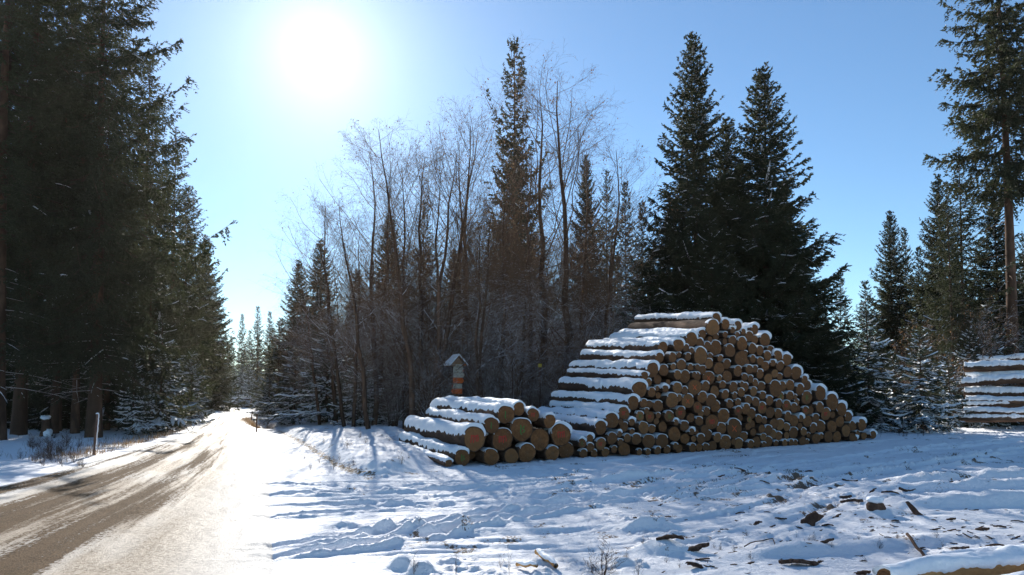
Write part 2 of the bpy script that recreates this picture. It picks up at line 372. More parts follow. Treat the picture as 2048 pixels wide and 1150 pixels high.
    # bank and ditch
    ins = inside(x, y, BANK); db, _ = seg_dist(x, y, np.vstack([BANK, BANK[:1]])); sd_ = np.where(ins, db, -db)
    bank = sstep(-.12, .55, sd_ + .15 * (fbm(x * 3, y * 3, 81, 3) - .5))
    z = z + bank * (.17 + .10 * fbm(x * 1.3, y * 1.3, 83, 3) + .09 * (fbm(x * 5, y * 1.6 + x, 84, 3) - .5))
    dd, dp = seg_dist(x, y, DITCH)
    dz = np.exp(-(dd / .38) ** 2) * sstep(0, 1.5, dp) * sstep(9.8, 8.6, dp)
    z = z - .34 * dz
    # under the wood behind the pile
    wood = sstep(19, 23, y - .47 * np.clip(x, -5, 12)) * sstep(-.5, 2, x - xr - 1.5)
    z = z + wood * .10 * fbm(x, y, 91, 3)
    z = z * (1 - .85 * road)
    if not full: return z
    dirt = lane * sstep(.55, .35, rut) * (.10 + .42 * sstep(.45, .8, fbm(x * .35, y * .9, 95, 3))) * sstep(-1.0, 2.5, x) * .9
    dirt = dirt + .75 * sstep(.54, .68, fbm(x * 3.2, y * 5.5, 97, 4)) * sstep(2.0, 5.0, x) * sstep(11, 8, w) * sstep(.45, .65, fbm(x * .6, y * .6, 98, 2))
    dirt = dirt + .55 * leftside * sstep(.55, .75, fbm(x * 1.6, y * 1.6, 99, 3)) * sstep(3, 6, xl - x)
    dirt = dirt + .62 * sstep(.6, .75, fbm(x * 4, y * 4, 101, 3)) * rightside * sstep(.45, .6, fbm(x * .7, y * .7, 102, 2)) * near * .8
    dirt = dirt * (1 - road)
    grass = np.clip(np.exp(-((sd_ - .02) / .16) ** 2) * sstep(2.0, 4.0, dp) * np.exp(-(dd / .7) ** 2) * .75, 0, 1) + .42 * dz
    grass = grass + .5 * leftside * sstep(1.4, .6, xl - x) * sstep(14.5, 17, y) * sstep(.4, .6, fbm(x * 2, y * 2, 103, 3))
    z = z - .06 * sstep(.05, .45, m)                                   # make room for the road sheet
    return z, np.clip(dirt, 0, 1), np.clip(grass, 0, 1)
def Hs(x, y): return float(H(np.array([x]), np.array([y]))[0])
def gpos(px, py):                          # a pixel on the uneven ground
    x, y = ground(px, py)
    for _ in range(6):
        z = Hs(x, y); d = ray(px, py); t = (z - EYE) / d[2]; x, y = d[0] * t, d[1] * t
    return np.array([x, y, Hs(x, y)])
def axis_lines(parts):
    out = [parts[0][0]]
    for a, b, s in parts:
        n = max(1, int(round((b - a) / s))); out += list(np.linspace(a, b, n + 1)[1:])
    return np.array(out)
xs = axis_lines([(-380, -200, 30), (-200, -50, 10), (-50, -20, .8), (-20, -7, .09), (-7, 7, .032), (7, 14, .05), (14, 26, .12), (26, 50, .8), (50, 200, 10), (200, 380, 30)])
ys = [5.2]
while ys[-1] < 34: ys.append(ys[-1] * 1.0039)
ys = np.concatenate([axis_lines([(-60, -10, 10), (-10, 0, 1.5), (0, 5.2, .2)]), ys[1:], axis_lines([(35, 60, .7), (60, 200, 10), (200, 440, 30)])])
GX, GY = np.meshgrid(xs, ys)
gz, gd, gg = H(GX, GY, True)
nx, ny = len(xs), len(ys)
ii = (np.arange(ny - 1)[:, None] * nx + np.arange(nx - 1)[None]).ravel()
gnd = mesh_np('ground', np.stack([GX, GY, gz], -1).reshape(-1, 3), [np.stack([ii, ii + 1, ii + nx + 1, ii + nx], -1)], M['snow_ground'], True)
add_attr(gnd, 'dirt', gd.ravel()); add_attr(gnd, 'grass', gg.ravel()); tag(gnd, kind='structure')
# road sheet
ry = [-10.]
while ry[-1] < 75: ry.append(ry[-1] + max(.035, .0045 * abs(ry[-1])))
ry = np.array(ry); rt = np.linspace(0, 1, 150)
el, er = road_edges(ry)
kk = np.ones(25) / 25
def smooth(a): return np.convolve(np.pad(a, 12, mode='edge'), kk, 'valid')
el = smooth(el) ; er = smooth(er)
RX = el[:, None] + (er - el)[:, None] * rt[None]; RY = np.repeat(ry[:, None], len(rt), 1)
RZ = H(RX, RY)
edge = np.minimum(rt, 1 - rt)[None] * (er - el)[:, None]
slen = np.concatenate([[0], np.cumsum(np.hypot(np.diff((el + er) / 2), np.diff(ry)))])
S = np.repeat(slen[:, None], len(rt), 1); T = np.repeat(rt[None], len(ry), 0)
wob = .05 * (fbm(S / 6, T * 0, 201, 2) - .5)
def bandf(c, w): return np.exp(-((T + wob - c) / w) ** 2)
rutz = -.025 * bandf(.30, .05) - .02 * bandf(.52, .05) - .015 * bandf(.72, .04)
RZ = RZ + rutz + .035 * (fbm(S * .5, T * 14, 203, 5, .6) - .5) + .008 - .07 * sstep(.30, 0, edge) + .018 * (fbm(S * 6, T * 38, 205, 4, .6) - .5)
near_ = sstep(26, 12, RY)
bare = .22 + .07 * near_ * sstep(.74, .60, T) - .34 * near_ * bandf(.22, .035) - .30 * near_ * bandf(.47, .04) + .45 * bandf(.10, .07) * near_ + .50 * bandf(.36, .10) * (.35 + .65 * near_) + .50 * bandf(.60, .07) * near_ + .30 * bandf(.20, .05) * (1 - near_) + .35 * near_ * bandf(.30, .2) * sstep(11, 7.5, RY)
bare = bare - .42 * sstep(.68, .84, T) - .7 * sstep(.5, 0, edge) - .15 * sstep(16, 26, RY)
nr, nt_ = RX.shape
ii = (np.arange(nr - 1)[:, None] * nt_ + np.arange(nt_ - 1)[None]).ravel()
road = mesh_np('road', np.stack([RX, RY, RZ], -1).reshape(-1, 3), [np.stack([ii, ii + 1, ii + nt_ + 1, ii + nt_], -1)], M['road'], True)
add_attr(road, 'bare', bare.ravel()); add_attr(road, 'clean', (sstep(1.5, .1, edge) * 1.0 + .5 * sstep(.5, .7, fbm(S * .4, T * 7, 207, 3)) * (1 - .8 * sstep(.6, .8, T))).ravel())
uvl = road.data.uv_layers.new(name='UVMap'); li = np.empty(len(road.data.loops), np.int32); road.data.loops.foreach_get('vertex_index', li)
uvs = np.stack([S.ravel()[li], (T * 5.0).ravel()[li]], -1).astype(np.float32); uvl.data.foreach_set('uv', uvs.ravel())
tag(road, kind='structure')
# ------------------------------------------------------------ spruces
def spruce_mesh(seed, Ht, Rm, start=.0, hang=.3, snow=.1, dens=1.0, prof=.8, whorl=.34, nb=6, top_up=.7, droop=-.25, leaf=.085, leafw=.022, upcurl=.35, irregular=.0, stubs=0, axsnow=.2, pad=(.10, .015, .030)):
    r = np.random.default_rng(seed)
    hs = []; z = max(start * Ht, .12)
    while z < Ht * .985:
        hs.append(z); z += whorl * (1 - .45 * z / Ht) * r.uniform(.75, 1.25)
    B = []
    for z in hs:
        q = z / Ht; L0 = Rm * (1 - q) ** prof * (1 if q > start + .12 else .75 + .25 * (q - start) / .12)
        kk_ = max(3, int(round(nb * (1 - .3 * q))))
        a0 = r.uniform(0, 6.28)
        for j in range(kk_):
            if r.random() < irregular * .5: continue
            L = (L0 + .10) * (r.uniform(.5, 1.0) if r.random() < .6 else r.uniform(.95, 1.28)) * (r.uniform(.5, 1.12) if irregular else 1)
            B.append((z + r.uniform(-.12, .12), a0 + j * 6.283 / kk_ + r.uniform(-.3, .3), L, q))
    B = np.array(B); n = len(B); K = 6
    ts = np.linspace(0, 1, K)
    z0, az, L, q = B.T
    e0 = (droop + (top_up - droop) * np.clip((q - .35) / .6, 0, 1) ** 1.2) + r.normal(0, .09, n)
    sag = -(.16 + .20 * (1 - q)) * np.clip(L / 2, 0, 1.3)
    cur = upcurl * (.5 + .5 * q) * r.uniform(.4, 1.3, n)
    P = np.zeros((n, K, 3)); hor = np.stack([np.cos(az), np.sin(az)], -1); side = np.stack([-np.sin(az), np.cos(az)], -1); bend = r.normal(0, .10, n)
    P[..., 0] = (hor[:, 0:1] * ts + side[:, 0:1] * bend[:, None] * ts ** 2) * L[:, None]
    P[..., 1] = (hor[:, 1:2] * ts + side[:, 1:2] * bend[:, None] * ts ** 2) * L[:, None]
    P[..., 2] = z0[:, None] + L[:, None] * (np.tan(e0)[:, None] * ts + sag[:, None] * np.sin(ts * 2.2) + cur[:, None] * ts ** 3)
    tr = .013 * Ht * (1 - q) + .004; br = np.clip(.011 * L + .004, .004, .04)
    Vb, Fb = tubes(P, br[:, None] * (1 - .85 * ts), 3)
    # side twigs
    per = np.maximum(6, (L / .062 * dens).astype(int)); tot = per.sum(); bi = np.repeat(np.arange(n), per)
    t = r.random(tot) ** .75 * .93 + .07
    def ev(bi, t):
        f = t * (K - 1); i = np.minimum(f.astype(int), K - 2); f = (f - i)[:, None]
        p = P[bi, i] * (1 - f) + P[bi, i + 1] * f; d = unit(P[bi, i + 1] - P[bi, i]); return p, d
    p, d = ev(bi, t)
    sg = np.where(r.random(tot) < .5, -1., 1.)
    up = np.array([0, 0, 1.]); sd = unit(np.cross(d, up)) * sg[:, None]
    fw = r.uniform(.35, .9, tot)[:, None]
    hg = (hang * r.uniform(.1, 1.6, tot) * (.5 + .8 * (1 - q[bi])))[:, None]
    D = unit(d * fw + sd * (1 - .25 * hg) + up * r.normal(.05, .16, tot)[:, None] - up * hg)
    tl = (np.minimum(L[bi] * .24, .5) * np.clip(1.3 - t, .1, 1) * r.uniform(.5, 1.3, tot) + .10) * (1 + .3 * hg[:, 0]) * np.clip(1.45 - q[bi], .5, 1)
    # the branch axes themselves and the leader carry needles too
    ax = r.integers(0, n, int(n * 2)); tx = r.uniform(.25, .9, len(ax)); pa, da = ev(ax, tx)
    p = np.vstack([p, pa]); D = np.vstack([D, da]); tl = np.concatenate([tl, .25 * L[ax] * (1.05 - tx) + .12]); hgv = np.concatenate([hg[:, 0], np.zeros(len(ax))])
    lz = np.linspace(Ht * .9, Ht, 9)[:-1]; p = np.vstack([p, np.stack([0 * lz, 0 * lz, lz], -1)]); D = np.vstack([D, np.tile([0, 0, 1.], (8, 1))]); tl = np.concatenate([tl, np.full(8, Ht * .012)]); hgv = np.concatenate([hgv, np.zeros(8)])
    # needle tufts
    nt = np.maximum(2, (tl / (leaf * .52) * 1.0).astype(int)); m = nt.sum(); ti = np.repeat(np.arange(len(tl)), nt)
    s = (np.arange(m) - np.repeat(np.cumsum(nt) - nt, nt) + r.random(m)) / nt[ti]
    gc = p[ti] + D[ti] * (s * tl[ti])[:, None]; gc[:, 2] -= (hgv[ti] * .5 + .08) * tl[ti] * s ** 2
    rv = unit(r.normal(0, 1, (m, 3))); pr = unit(np.cross(D[ti], rv)); w2 = np.cross(D[ti], pr)
    ln = leaf * r.uniform(.6, 1.35, m)[:, None]; lw = leafw * r.uniform(.7, 1.4, m)[:, None]
    tip = gc + (D[ti] * .75 + pr * .62) * ln
    a = gc - w2 * lw; b = gc + w2 * lw
    b2 = unit(rv - D[ti] * (rv * D[ti]).sum(1, keepdims=True)) * lw * .8
    VN = np.stack([a, b, tip, gc - b2 + D[ti] * ln * .2, gc + b2 + D[ti] * ln * .2, gc + (D[ti] * .9 - pr * .55) * ln], 1).reshape(-1, 3)
    i0 = np.arange(m) * 6; FN = np.vstack([np.stack([i0, i0 + 1, i0 + 2], -1), np.stack([i0 + 3, i0 + 4, i0 + 5], -1)])
    # snow pads lying on the upper side of twigs
    snv = np.zeros((0, 3)); snf = np.zeros((0, 4), int)
    if snow > 0:
        keep = r.random(len(tl)) < snow * (1.15 - np.clip(p[:, 2] / Ht, 0, 1) * .9) * np.clip(1.3 - 2.2 * hgv, .0, 1)
        kb = r.random(n) < .75; keep[:tot] &= kb[bi]
        k = np.where(keep)[0]; Kk = 4; st = np.linspace(.0, 1.0, Kk)
        Q = p[k][:, None] + D[k][:, None] * (st[None, :, None] * tl[k][:, None, None])
        Q[..., 2] -= (hgv[k] * .5 + .08)[:, None] * tl[k][:, None] * st ** 2 - .018
        wd = unit(np.cross(D[k], up))[:, None] * (np.clip(tl[k] * pad[0], pad[1], pad[2])[:, None] * np.array([.7, 1.1, .9, .15]))[..., None]
        wd = wd * r.uniform(.6, 1.4, (len(k), 1, 1))
        top = Q.copy(); top[..., 2] += (.022 + .02 * r.random((len(k), 1))) * np.array([.8, 1, .8, .2])
        V4 = np.stack([Q - wd, top, Q + wd], 2)      # (k,4,3,3)
        # and along the main branches
        kb2 = np.where(r.random(n) < min(.9, axsnow * 1.0) * (1.1 - q))[0]
        if len(kb2):
            s0 = np.linspace(.25, .95, 4); Qb = np.stack([ev(kb2, np.full(len(kb2), s_))[0] for s_ in s0], 1); Qb[..., 2] += .03
            wb = unit(np.cross(Qb[:, 3] - Qb[:, 0], up))[:, None] * np.array([.03, .045, .04, .01])[None, :, None] * r.uniform(.6, 1.5, (len(kb2), 1, 1)); tb = Qb.copy(); tb[..., 2] += .045
            V4 = np.concatenate([V4, np.stack([Qb - wb, tb, Qb + wb], 2)]); k = np.concatenate([k, kb2])
        snv = V4.reshape(-1, 3); base = np.arange(len(k))[:, None, None] * 12; a_ = np.arange(3)[None, :, None] * 3; b_ = np.arange(2)[None, None]
        snf = np.stack([base + a_ + b_, base + a_ + b_ + 1, base + a_ + 3 + b_ + 1, base + a_ + 3 + b_], -1).reshape(-1, 4)
    V = np.vstack([Vb, VN, snv]); off1 = len(Vb); off2 = off1 + len(VN)
    crown = mesh_np('crown', V, [Fb, FN + off1, snf + off2] if len(snf) else [Fb, FN + off1], [M['branch_wood'], M['needles_blue'] if snow > .3 else M['needles'], M['snow']], False, [0, 1, 2] if len(snf) else [0, 1], link=False)
    # trunk, with dead stubs under the crown
    kz = np.linspace(0, 1, 14); tp = np.stack([.03 * np.sin(kz * 5 + seed) * Ht * .15, .03 * np.cos(kz * 4 + seed) * Ht * .15, kz * Ht], -1); tp[:, :2] -= tp[0, :2]; tp[0, 2] = -.3
    tp[:, :2] *= .5
    rad = (.0086 * Ht * (1 - kz) ** 1.2 + .010) * (1 + .35 * np.exp(-kz * 60))
    mb = MB(); mb.tube(tp, rad, 10)
    if stubs:
        zz = r.uniform(.06 * Ht, max(start, .1) * Ht * 1.3, stubs); aa = r.uniform(0, 6.28, stubs); ll = r.uniform(.3, 1.7, stubs)
        tt = np.linspace(0, 1, 4)
        SP_ = np.stack([np.cos(aa)[:, None] * tt * ll[:, None], np.sin(aa)[:, None] * tt * ll[:, None], zz[:, None] - (.05 + .35 * r.random(stubs))[:, None] * ll[:, None] * tt ** 1.6 + 0 * tt], -1)
        Vs, Fs = tubes(SP_, (.018 * (1 - .8 * tt))[None] * np.ones((stubs, 1)), 4); mb.add(Vs, Fs, 1)
    trunk = mb.build('trunk', [M['bark_trunk'], M['twig']], smooth=True); COL.objects.unlink(trunk)
    return dict(crown=crown.data, trunk=trunk.data, H=Ht, R=Rm)
QUAL = 1.0
SPR = {
    'full': spruce_mesh(1, 21, 3.4, .15, .75, .03, 1.2, .62, .38, 7, .55, -.22, .095, .026, .55, .15, 40, .0),
    'high': spruce_mesh(2, 22, 3.2, .33, .65, .02, .9, .6, .40, 6, .5, -.28, .10, .026, .40, .25, 40, .0),
    'dense': spruce_mesh(3, 16, 3.0, .02, .35, .10, 1.75, .88, .28, 8, .75, -.10, .090, .029, .38, 0, 0),
    'jagged': spruce_mesh(4, 15, 2.3, .03, .35, .02, 2.2, .82, .40, 6, .30, -.35, .095, .030, 1.35, .34, 0, .03),
    'pole': spruce_mesh(9, 22, 2.9, .40, .8, .01, 1.6, .55, .38, 7, .40, -.32, .10, .030, .45, .2, 46, .0),
    'dense2': spruce_mesh(13, 16, 3.0, .04, .45, .08, 1.35, .78, .34, 6, .6, -.18, .088, .026, .5, .3, 10, .15),
    'cone': spruce_mesh(5, 10, 1.9, .02, .25, .25, 1.1, .9, .28, 6, .7, -.05, .08, .024, .3, 0, 0, .5, (.12, .018, .04)),
    'young': spruce_mesh(6, 4, 1.35, .02, .18, .75, 1.25, .80, .20, 6, .6, .0, .055, .015, .15, 0, 0, .6, (.17, .018, .05)),
    'young2': spruce_mesh(8, 4.5, 1.25, .02, .22, .60, 1.15, .75, .22, 6, .5, -.05, .058, .016, .2, .2, 0, .6, (.15, .018, .045)),
    'wood': spruce_mesh(7, 15, 2.3, .05, .4, .06, .55, .7, .42, 6, .6, -.15, .12, .036, .3, .1, 12),
}
def put_tree(kind, x, y, Ht, Rw, label, group=None, rot=None, cat='spruce tree', name='spruce_tree', lean=0):
    p = SPR[kind]; s = Ht / p['H']; w = Rw / p['R']
    o = empty(name, (x, y, Hs(x, y) - .03), label, cat, group)
    o.rotation_euler = (lean, 0, rnd_.uniform(0, 6.28) if rot is None else rot)
    o.scale = (w, w, s)
    for part in ('trunk', 'crown'):
        c = bpy.data.objects.new(part, p[part]); COL.objects.link(c); c.parent = o
    return o
rnd_ = random.Random(5)
def sp(kind, px, top_py, Y, halfw_px, label, group=None, rot=None, **kw):
    """apex at pixel (px, top_py), at forward distance Y, half width in pixels at the base"""
    a = at(px, top_py, Y); x = a[0]; z0 = Hs(x, Y)
    return put_tree(kind, x, Y, a[2] - z0, halfw_px / F * Y, label, group, rot, **kw)

# ------------------------------------------------------------ bare trees
def bare_mesh(seed, Ht, stems=1, crown0=.18, spread=.75, n1=30, n2=8, n3=7, n4=2, fine=1.0, r0=None, catkin=.3):
    r = np.random.default_rng(seed)
    def children(P, Rr, cnt, tmin, tmax, lenf, angle, K, grav, wig, rf, kr=.0042):
        N, K0, _ = P.shape; L = np.linalg.norm(np.diff(P, axis=1), axis=2).sum(1)
        bi = np.repeat(np.arange(N), cnt); m = len(bi)
        t = tmin + (tmax - tmin) * (np.tile(np.arange(cnt), N) + r.random(m)) / cnt
        f = t * (K0 - 1); i = np.minimum(f.astype(int), K0 - 2); ff = (f - i)[:, None]
        p0 = P[bi, i] * (1 - ff) + P[bi, i + 1] * ff; d0 = unit(P[bi, i + 1] - P[bi, i]); rr = Rr[bi, i]
        pr = unit(np.cross(d0, unit(r.normal(0, 1, (m, 3))))); a = r.normal(angle, .15, m)[:, None]
        d = unit(d0 * np.cos(a) + pr * np.sin(a)); l = L[bi] * lenf(t) * r.uniform(.6, 1.2, m)
        Q = np.zeros((m, K, 3)); Q[:, 0] = p0; cur = d
        for k in range(1, K):
            cur = unit(cur + r.normal(0, wig, (m, 3)) + np.array([0, 0, grav])); Q[:, k] = Q[:, k - 1] + cur * (l / (K - 1))[:, None]
        rad = np.minimum(rr * rf, .0008 + l * kr)[:, None] * np.linspace(1, .35, K)[None]
        return Q, np.maximum(rad, .0011)
    allV = []; allF = []; off = 0; tV = []
    def put(P, rad, sides):
        nonlocal off
        V, Fq = tubes(P, rad, sides); allV.append(V); allF.append(Fq + off); off += len(V)
    T = np.zeros((stems, 12, 3)); kz = np.linspace(0, 1, 12)
    for s_ in range(stems):
        a = r.uniform(0, 6.28); ln = r.uniform(.0, .10) if stems == 1 else r.uniform(.05, .16); hh = Ht * (1 if s_ == 0 else r.uniform(.7, .95))
        wx = np.cumsum(r.normal(0, .010 * Ht, 12)); wy = np.cumsum(r.normal(0, .010 * Ht, 12)); wx -= wx[0]; wy -= wy[0]
        T[s_] = np.stack([np.cos(a) * ln * hh * kz ** .8 + wx * .6, np.sin(a) * ln * hh * kz ** .8 + wy * .6, kz * hh - .1], -1)
    r0 = r0 or Ht * .0105
    TR = (r0 * (1 - kz * .93))[None] * np.ones((stems, 1)); tv, tf = tubes(T, TR, 8)
    P1, R1 = children(T, TR, n1, crown0, .98, lambda t: .40 * (1.08 - t) ** .6 * spread + .07, .80, 7, .10, .10, .5)
    P2, R2 = children(P1, R1, n2, .15, 1.0, lambda t: .48 * (1.15 - t * .7), .6, 5, .02, .14, .55, .0026)
    P3, R3 = children(P2, R2, n3, .15, 1.0, lambda t: .5, .6, 4, -.03, .18, .6, .0012)
    put(P1, R1, 5); put(P2, R2, 4); put(P3, R3 * fine, 3)
    if n4:
        P4, R4 = children(P3, R3, n4, .3, 1.0, lambda t: .55, .6, 3, -.15, .2, .7); put(P4, np.maximum(R4 * .8, .0010) * fine, 3)
    # catkins and last leaves hanging at twig ends
    e = P3[:, -1]; k = r.random(len(e)) < catkin * (e[:, 2] / Ht > .35); e = e[k]; m = len(e)
    dirn = unit(r.normal(0, .35, (m, 3)) + np.array([0, 0, -1.])); w = unit(np.cross(dirn, r.normal(0, 1, (m, 3))))
    l_ = r.uniform(.03, .075, m)[:, None]
    VL = np.stack([e, e + dirn * l_ * .5 + w * l_ * .24, e + dirn * l_, e + dirn * l_ * .5 - w * l_ * .24], 1).reshape(-1, 3); i0 = np.arange(m) * 4
    FL = np.stack([i0, i0 + 1, i0 + 2, i0 + 3], -1)
    V = np.vstack(allV + [VL]); FF = np.vstack(allF)
    crown = mesh_np('crown', V, [FF, FL + off], [M['twig'], M['dry_leaf']], False, [0, 1], link=False)
    trunk = mesh_np('trunk', tv, [tf], M['bark_trunk'], True, link=False)
    return dict(crown=crown.data, trunk=trunk.data, H=Ht)
BARE = [bare_mesh(21, 10.5, 1), bare_mesh(22, 10.5, 1, .30, .8), bare_mesh(23, 9, 2, .15, .8, 18), bare_mesh(24, 9.5, 1, .12, .9, 31), bare_mesh(25, 11, 2, .2, .7, 18)]
MIDT = [bare_mesh(51, 7, 3, .08, 1.0, 26, 8, 7, 2), bare_mesh(52, 7, 4, .1, .9, 22, 8, 7, 2), bare_mesh(53, 6.5, 2, .06, 1.1, 32, 8, 7, 2)]
SHRUB = [bare_mesh(31, 3.6, 4, .05, 1.1, 14, 8, 5, 2, .9, .022), bare_mesh(32, 3.2, 6, .03, 1.2, 10, 7, 5, 2, .9, .018), bare_mesh(33, 4.5, 3, .05, 1.2, 20, 8, 5, 1, .9, .028)]
def bare(k, px, top_py, Y, label, group, name='bare_tree', cat='bare tree', lib=None, rot=None, wide=1.0, base_px=None):
    p = (lib or BARE)[k]; a = at(px, top_py, Y); b = at(base_px if base_px is not None else px, HOR, Y)
    x = b[0]; z0 = Hs(x, Y); s = (a[2] - z0) / p['H']
    o = empty(name, (x, Y, z0 - .03), label, cat, group); o.rotation_euler = (0, 0, rnd_.uniform(0, 6.28) if rot is None else rot)
    if base_px is not None:
        ln = math.atan2(a[0] - x, a[2] - z0); o.rotation_mode = 'ZYX'; o.rotation_euler = (0, ln, o.rotation_euler[2]); o.rotation_mode = 'XYZ'
        o.rotation_euler = (Matrix.Rotation(ln, 3, 'Y') @ Matrix.Rotation(rnd_.uniform(0, 6.28), 3, 'Z')).to_euler()
    o.scale = (s * wide, s * wide, s)
    for part in ('trunk', 'crown'):
        c = bpy.data.objects.new(part, p[part]); COL.objects.link(c); c.parent = o
    return o
# ------------------------------------------------------------ logs
lr = np.random.default_rng(12)
ORD = ['', 'first', 'second', 'third', 'fourth', 'fifth', 'sixth', 'seventh', 'eighth', 'ninth', 'tenth', 'eleventh', 'twelfth', 'thirteenth', 'fourteenth', 'fifteenth', 'sixteenth', 'seventeenth', 'eighteenth', 'nineteenth', 'twentieth']
def ordinal(n):
    if n <= 20: return ORD[n]
    tens = {2: 'twenty', 3: 'thirty', 4: 'forty', 5: 'fifty', 6: 'sixty', 7: 'seventy', 8: 'eighty', 9: 'ninety'}[n // 10]
    return tens[:-1] + 'ieth' if n % 10 == 0 else tens + '-' + ORD[n % 10]
def make_log(face, zaxis, r, L, cap, label, group, mats=('bark_log', 'cut'), taper=None, cap_len=None, capth=.05, mark=None, back=True, cat='log', bow=0.0):
    """face: centre of the sawn end; zaxis: outward direction of that end; cap: None, 'rim' or 'full'"""
    z = Vector(zaxis).normalized(); x = Vector((0, 0, 1)).cross(z)      # local up is y
    x = x.normalized(); y = z.cross(x)
    Mx = Matrix((x, y, z)).transposed().to_4x4(); Mx.translation = Vector(face)
    ns, nl = 26, 16; th = np.arange(ns) * 2 * np.pi / ns
    taper = taper if taper is not None else lr.uniform(-.14, .14)
    ph = lr.uniform(0, 6.28, 4); sh = 1 + .045 * np.cos(2 * th + ph[0]) + .025 * np.cos(3 * th + ph[1]) + .015 * np.cos(5 * th + ph[2])
    ls = np.linspace(0, 1, nl); so_ = lr.uniform(0, 500)
    def rad(l, t, noise=True):                       # l 0..1, t angle
        s_ = 1 + .045 * np.cos(2 * t + ph[0]) + .025 * np.cos(3 * t + ph[1]) + .015 * np.cos(5 * t + ph[2])
        n = (fbm(l * L * 3 + so_, np.cos(t) * 2 + np.sin(t) * 1.3 + so_, 7, 3) - .5) * .10 if noise else 0
        return r * (1 + taper * l) * (s_ + n)
    LL, TT = np.meshgrid(ls, th, indexing='ij'); RR = rad(LL, TT)
    bx = bow * np.sin(LL * np.pi)
    V = np.stack([RR * np.cos(TT), RR * np.sin(TT) + bx, -LL * L], -1).reshape(-1, 3)
    k = np.arange(nl - 1)[:, None] * ns; j = np.arange(ns)[None]; j2 = (j + 1) % ns
    Fq = np.stack([k + j, k + ns + j, k + ns + j2, k + j2], -1).reshape(-1, 4)
    o = mesh_np('log', V, [Fq], M[mats[0]], True); o.matrix_world = Mx; tag(o, label, cat, group)
    def disc(zz, flip, l):
        rr = [0.0, .35, .7, .93, 1.0]; vs = [(0, 0 + (bow * math.sin(l * math.pi)), zz)]
        base = rad(np.full(ns, l), th)
        for q in rr[1:]:
            dz = (.002 * math.sin(q * 9) if q < .95 else -.006) * (1 if not flip else -1)
            vs += [(q * b * math.cos(t), q * b * math.sin(t), zz + dz) for b, t in zip(base, th)]
        fs = [(0, 1 + j_, 1 + (j_ + 1) % ns) for j_ in range(ns)]
        rim = []
        for a in range(3): (rim if a == 2 else fs).extend([(1 + a * ns + j_, 1 + (a + 1) * ns + j_, 1 + (a + 1) * ns + (j_ + 1) % ns, 1 + a * ns + (j_ + 1) % ns) for j_ in range(ns)])
        if flip: fs = [tuple(reversed(f)) for f in fs]; rim = [tuple(reversed(f)) for f in rim]
        mb = MB().add(vs, fs, 0); mb.add(vs, rim, 1)
        return mb.build('cut_end', [M[mats[1]], M[mats[0]]], o)
    disc(.004, False, 0.0)
    if back: disc(-L - .004, True, 1.0)
    if cap:
        full = cap == 'full'; cl = L if full else (cap_len or .2)
        na = 17; nc = 110 if full else 9
        aw = np.linspace(-1, 1, na)[None]; lc = np.linspace(0, 1, nc)[:, None] * cl
        am = (R(79) if full else R(60)) * (1 + .28 * (fbm(lc * 1.6 + so_, lc * 0 + 3, 9, 3) - .5) * 2 * (1 if full else .6))
        aml = am * (1 + (.75 if full else .3) * (fbm(lc * 9, lc * 0 + so_, 10, 4, .7) - .5)); amr = am * (1 + (.75 if full else .3) * (fbm(lc * 9, lc * 0 + so_ + 50, 10, 4, .7) - .5))
        ang_ = np.where(aw < 0, aw * aml, aw * amr)      # from the top
        t = np.pi / 2 - ang_
        thk = capth * (1 - np.abs(aw) ** 3.0) * (-.10 + 1.75 * fbm(lc * 2.0 + so_, aw * 1.5 + so_, 11, 4) + .25 * fbm(lc * 14 + so_, aw * 5, 12, 2)) 
        if full: thk = thk * (1 + 0 * lc)
        rr = rad(lc / L, t) ; rr = rr - .012 * (np.abs(aw) > .99) + thk
        zz = -lc + (.028 if full else .016) * np.ones_like(t)
        # rounded ends
        e0 = np.clip(1 - lc / .03, 0, 1)
        X = rr * np.cos(t); Y = rr * np.sin(t) + bow * np.sin(lc / L * np.pi)
        ring0 = np.stack([(rad(0 * t[:1], t[:1]) - .012) * np.cos(t[:1]), (rad(0 * t[:1], t[:1]) - .012) * np.sin(t[:1]), 0 * t[:1] - .004], -1)
        ringm = np.stack([X[:1] * .985, Y[:1] * .985, zz[:1] + .014], -1)
        last = np.stack([(rad(0 * t[-1:] + cl / L, t[-1:]) - .012) * np.cos(t[-1:]), (rad(0 * t[-1:] + cl / L, t[-1:]) - .012) * np.sin(t[-1:]), zz[-1:] - (.05 if not full else .02)], -1)
        G = np.concatenate([ring0, ringm, np.stack([X, Y, zz], -1)[0:], last], 0)
        G[0, :, 2] = -.02; n0 = G.shape[0]
        a = np.arange(n0 - 1)[:, None] * na; b = np.arange(na - 1)[None]
        Fc = np.stack([a + b, a + b + 1, a + na + b + 1, a + na + b], -1).reshape(-1, 4)
        mesh_np('snow_cap', G.reshape(-1, 3), [Fc], M['snow'], True, parent=o)
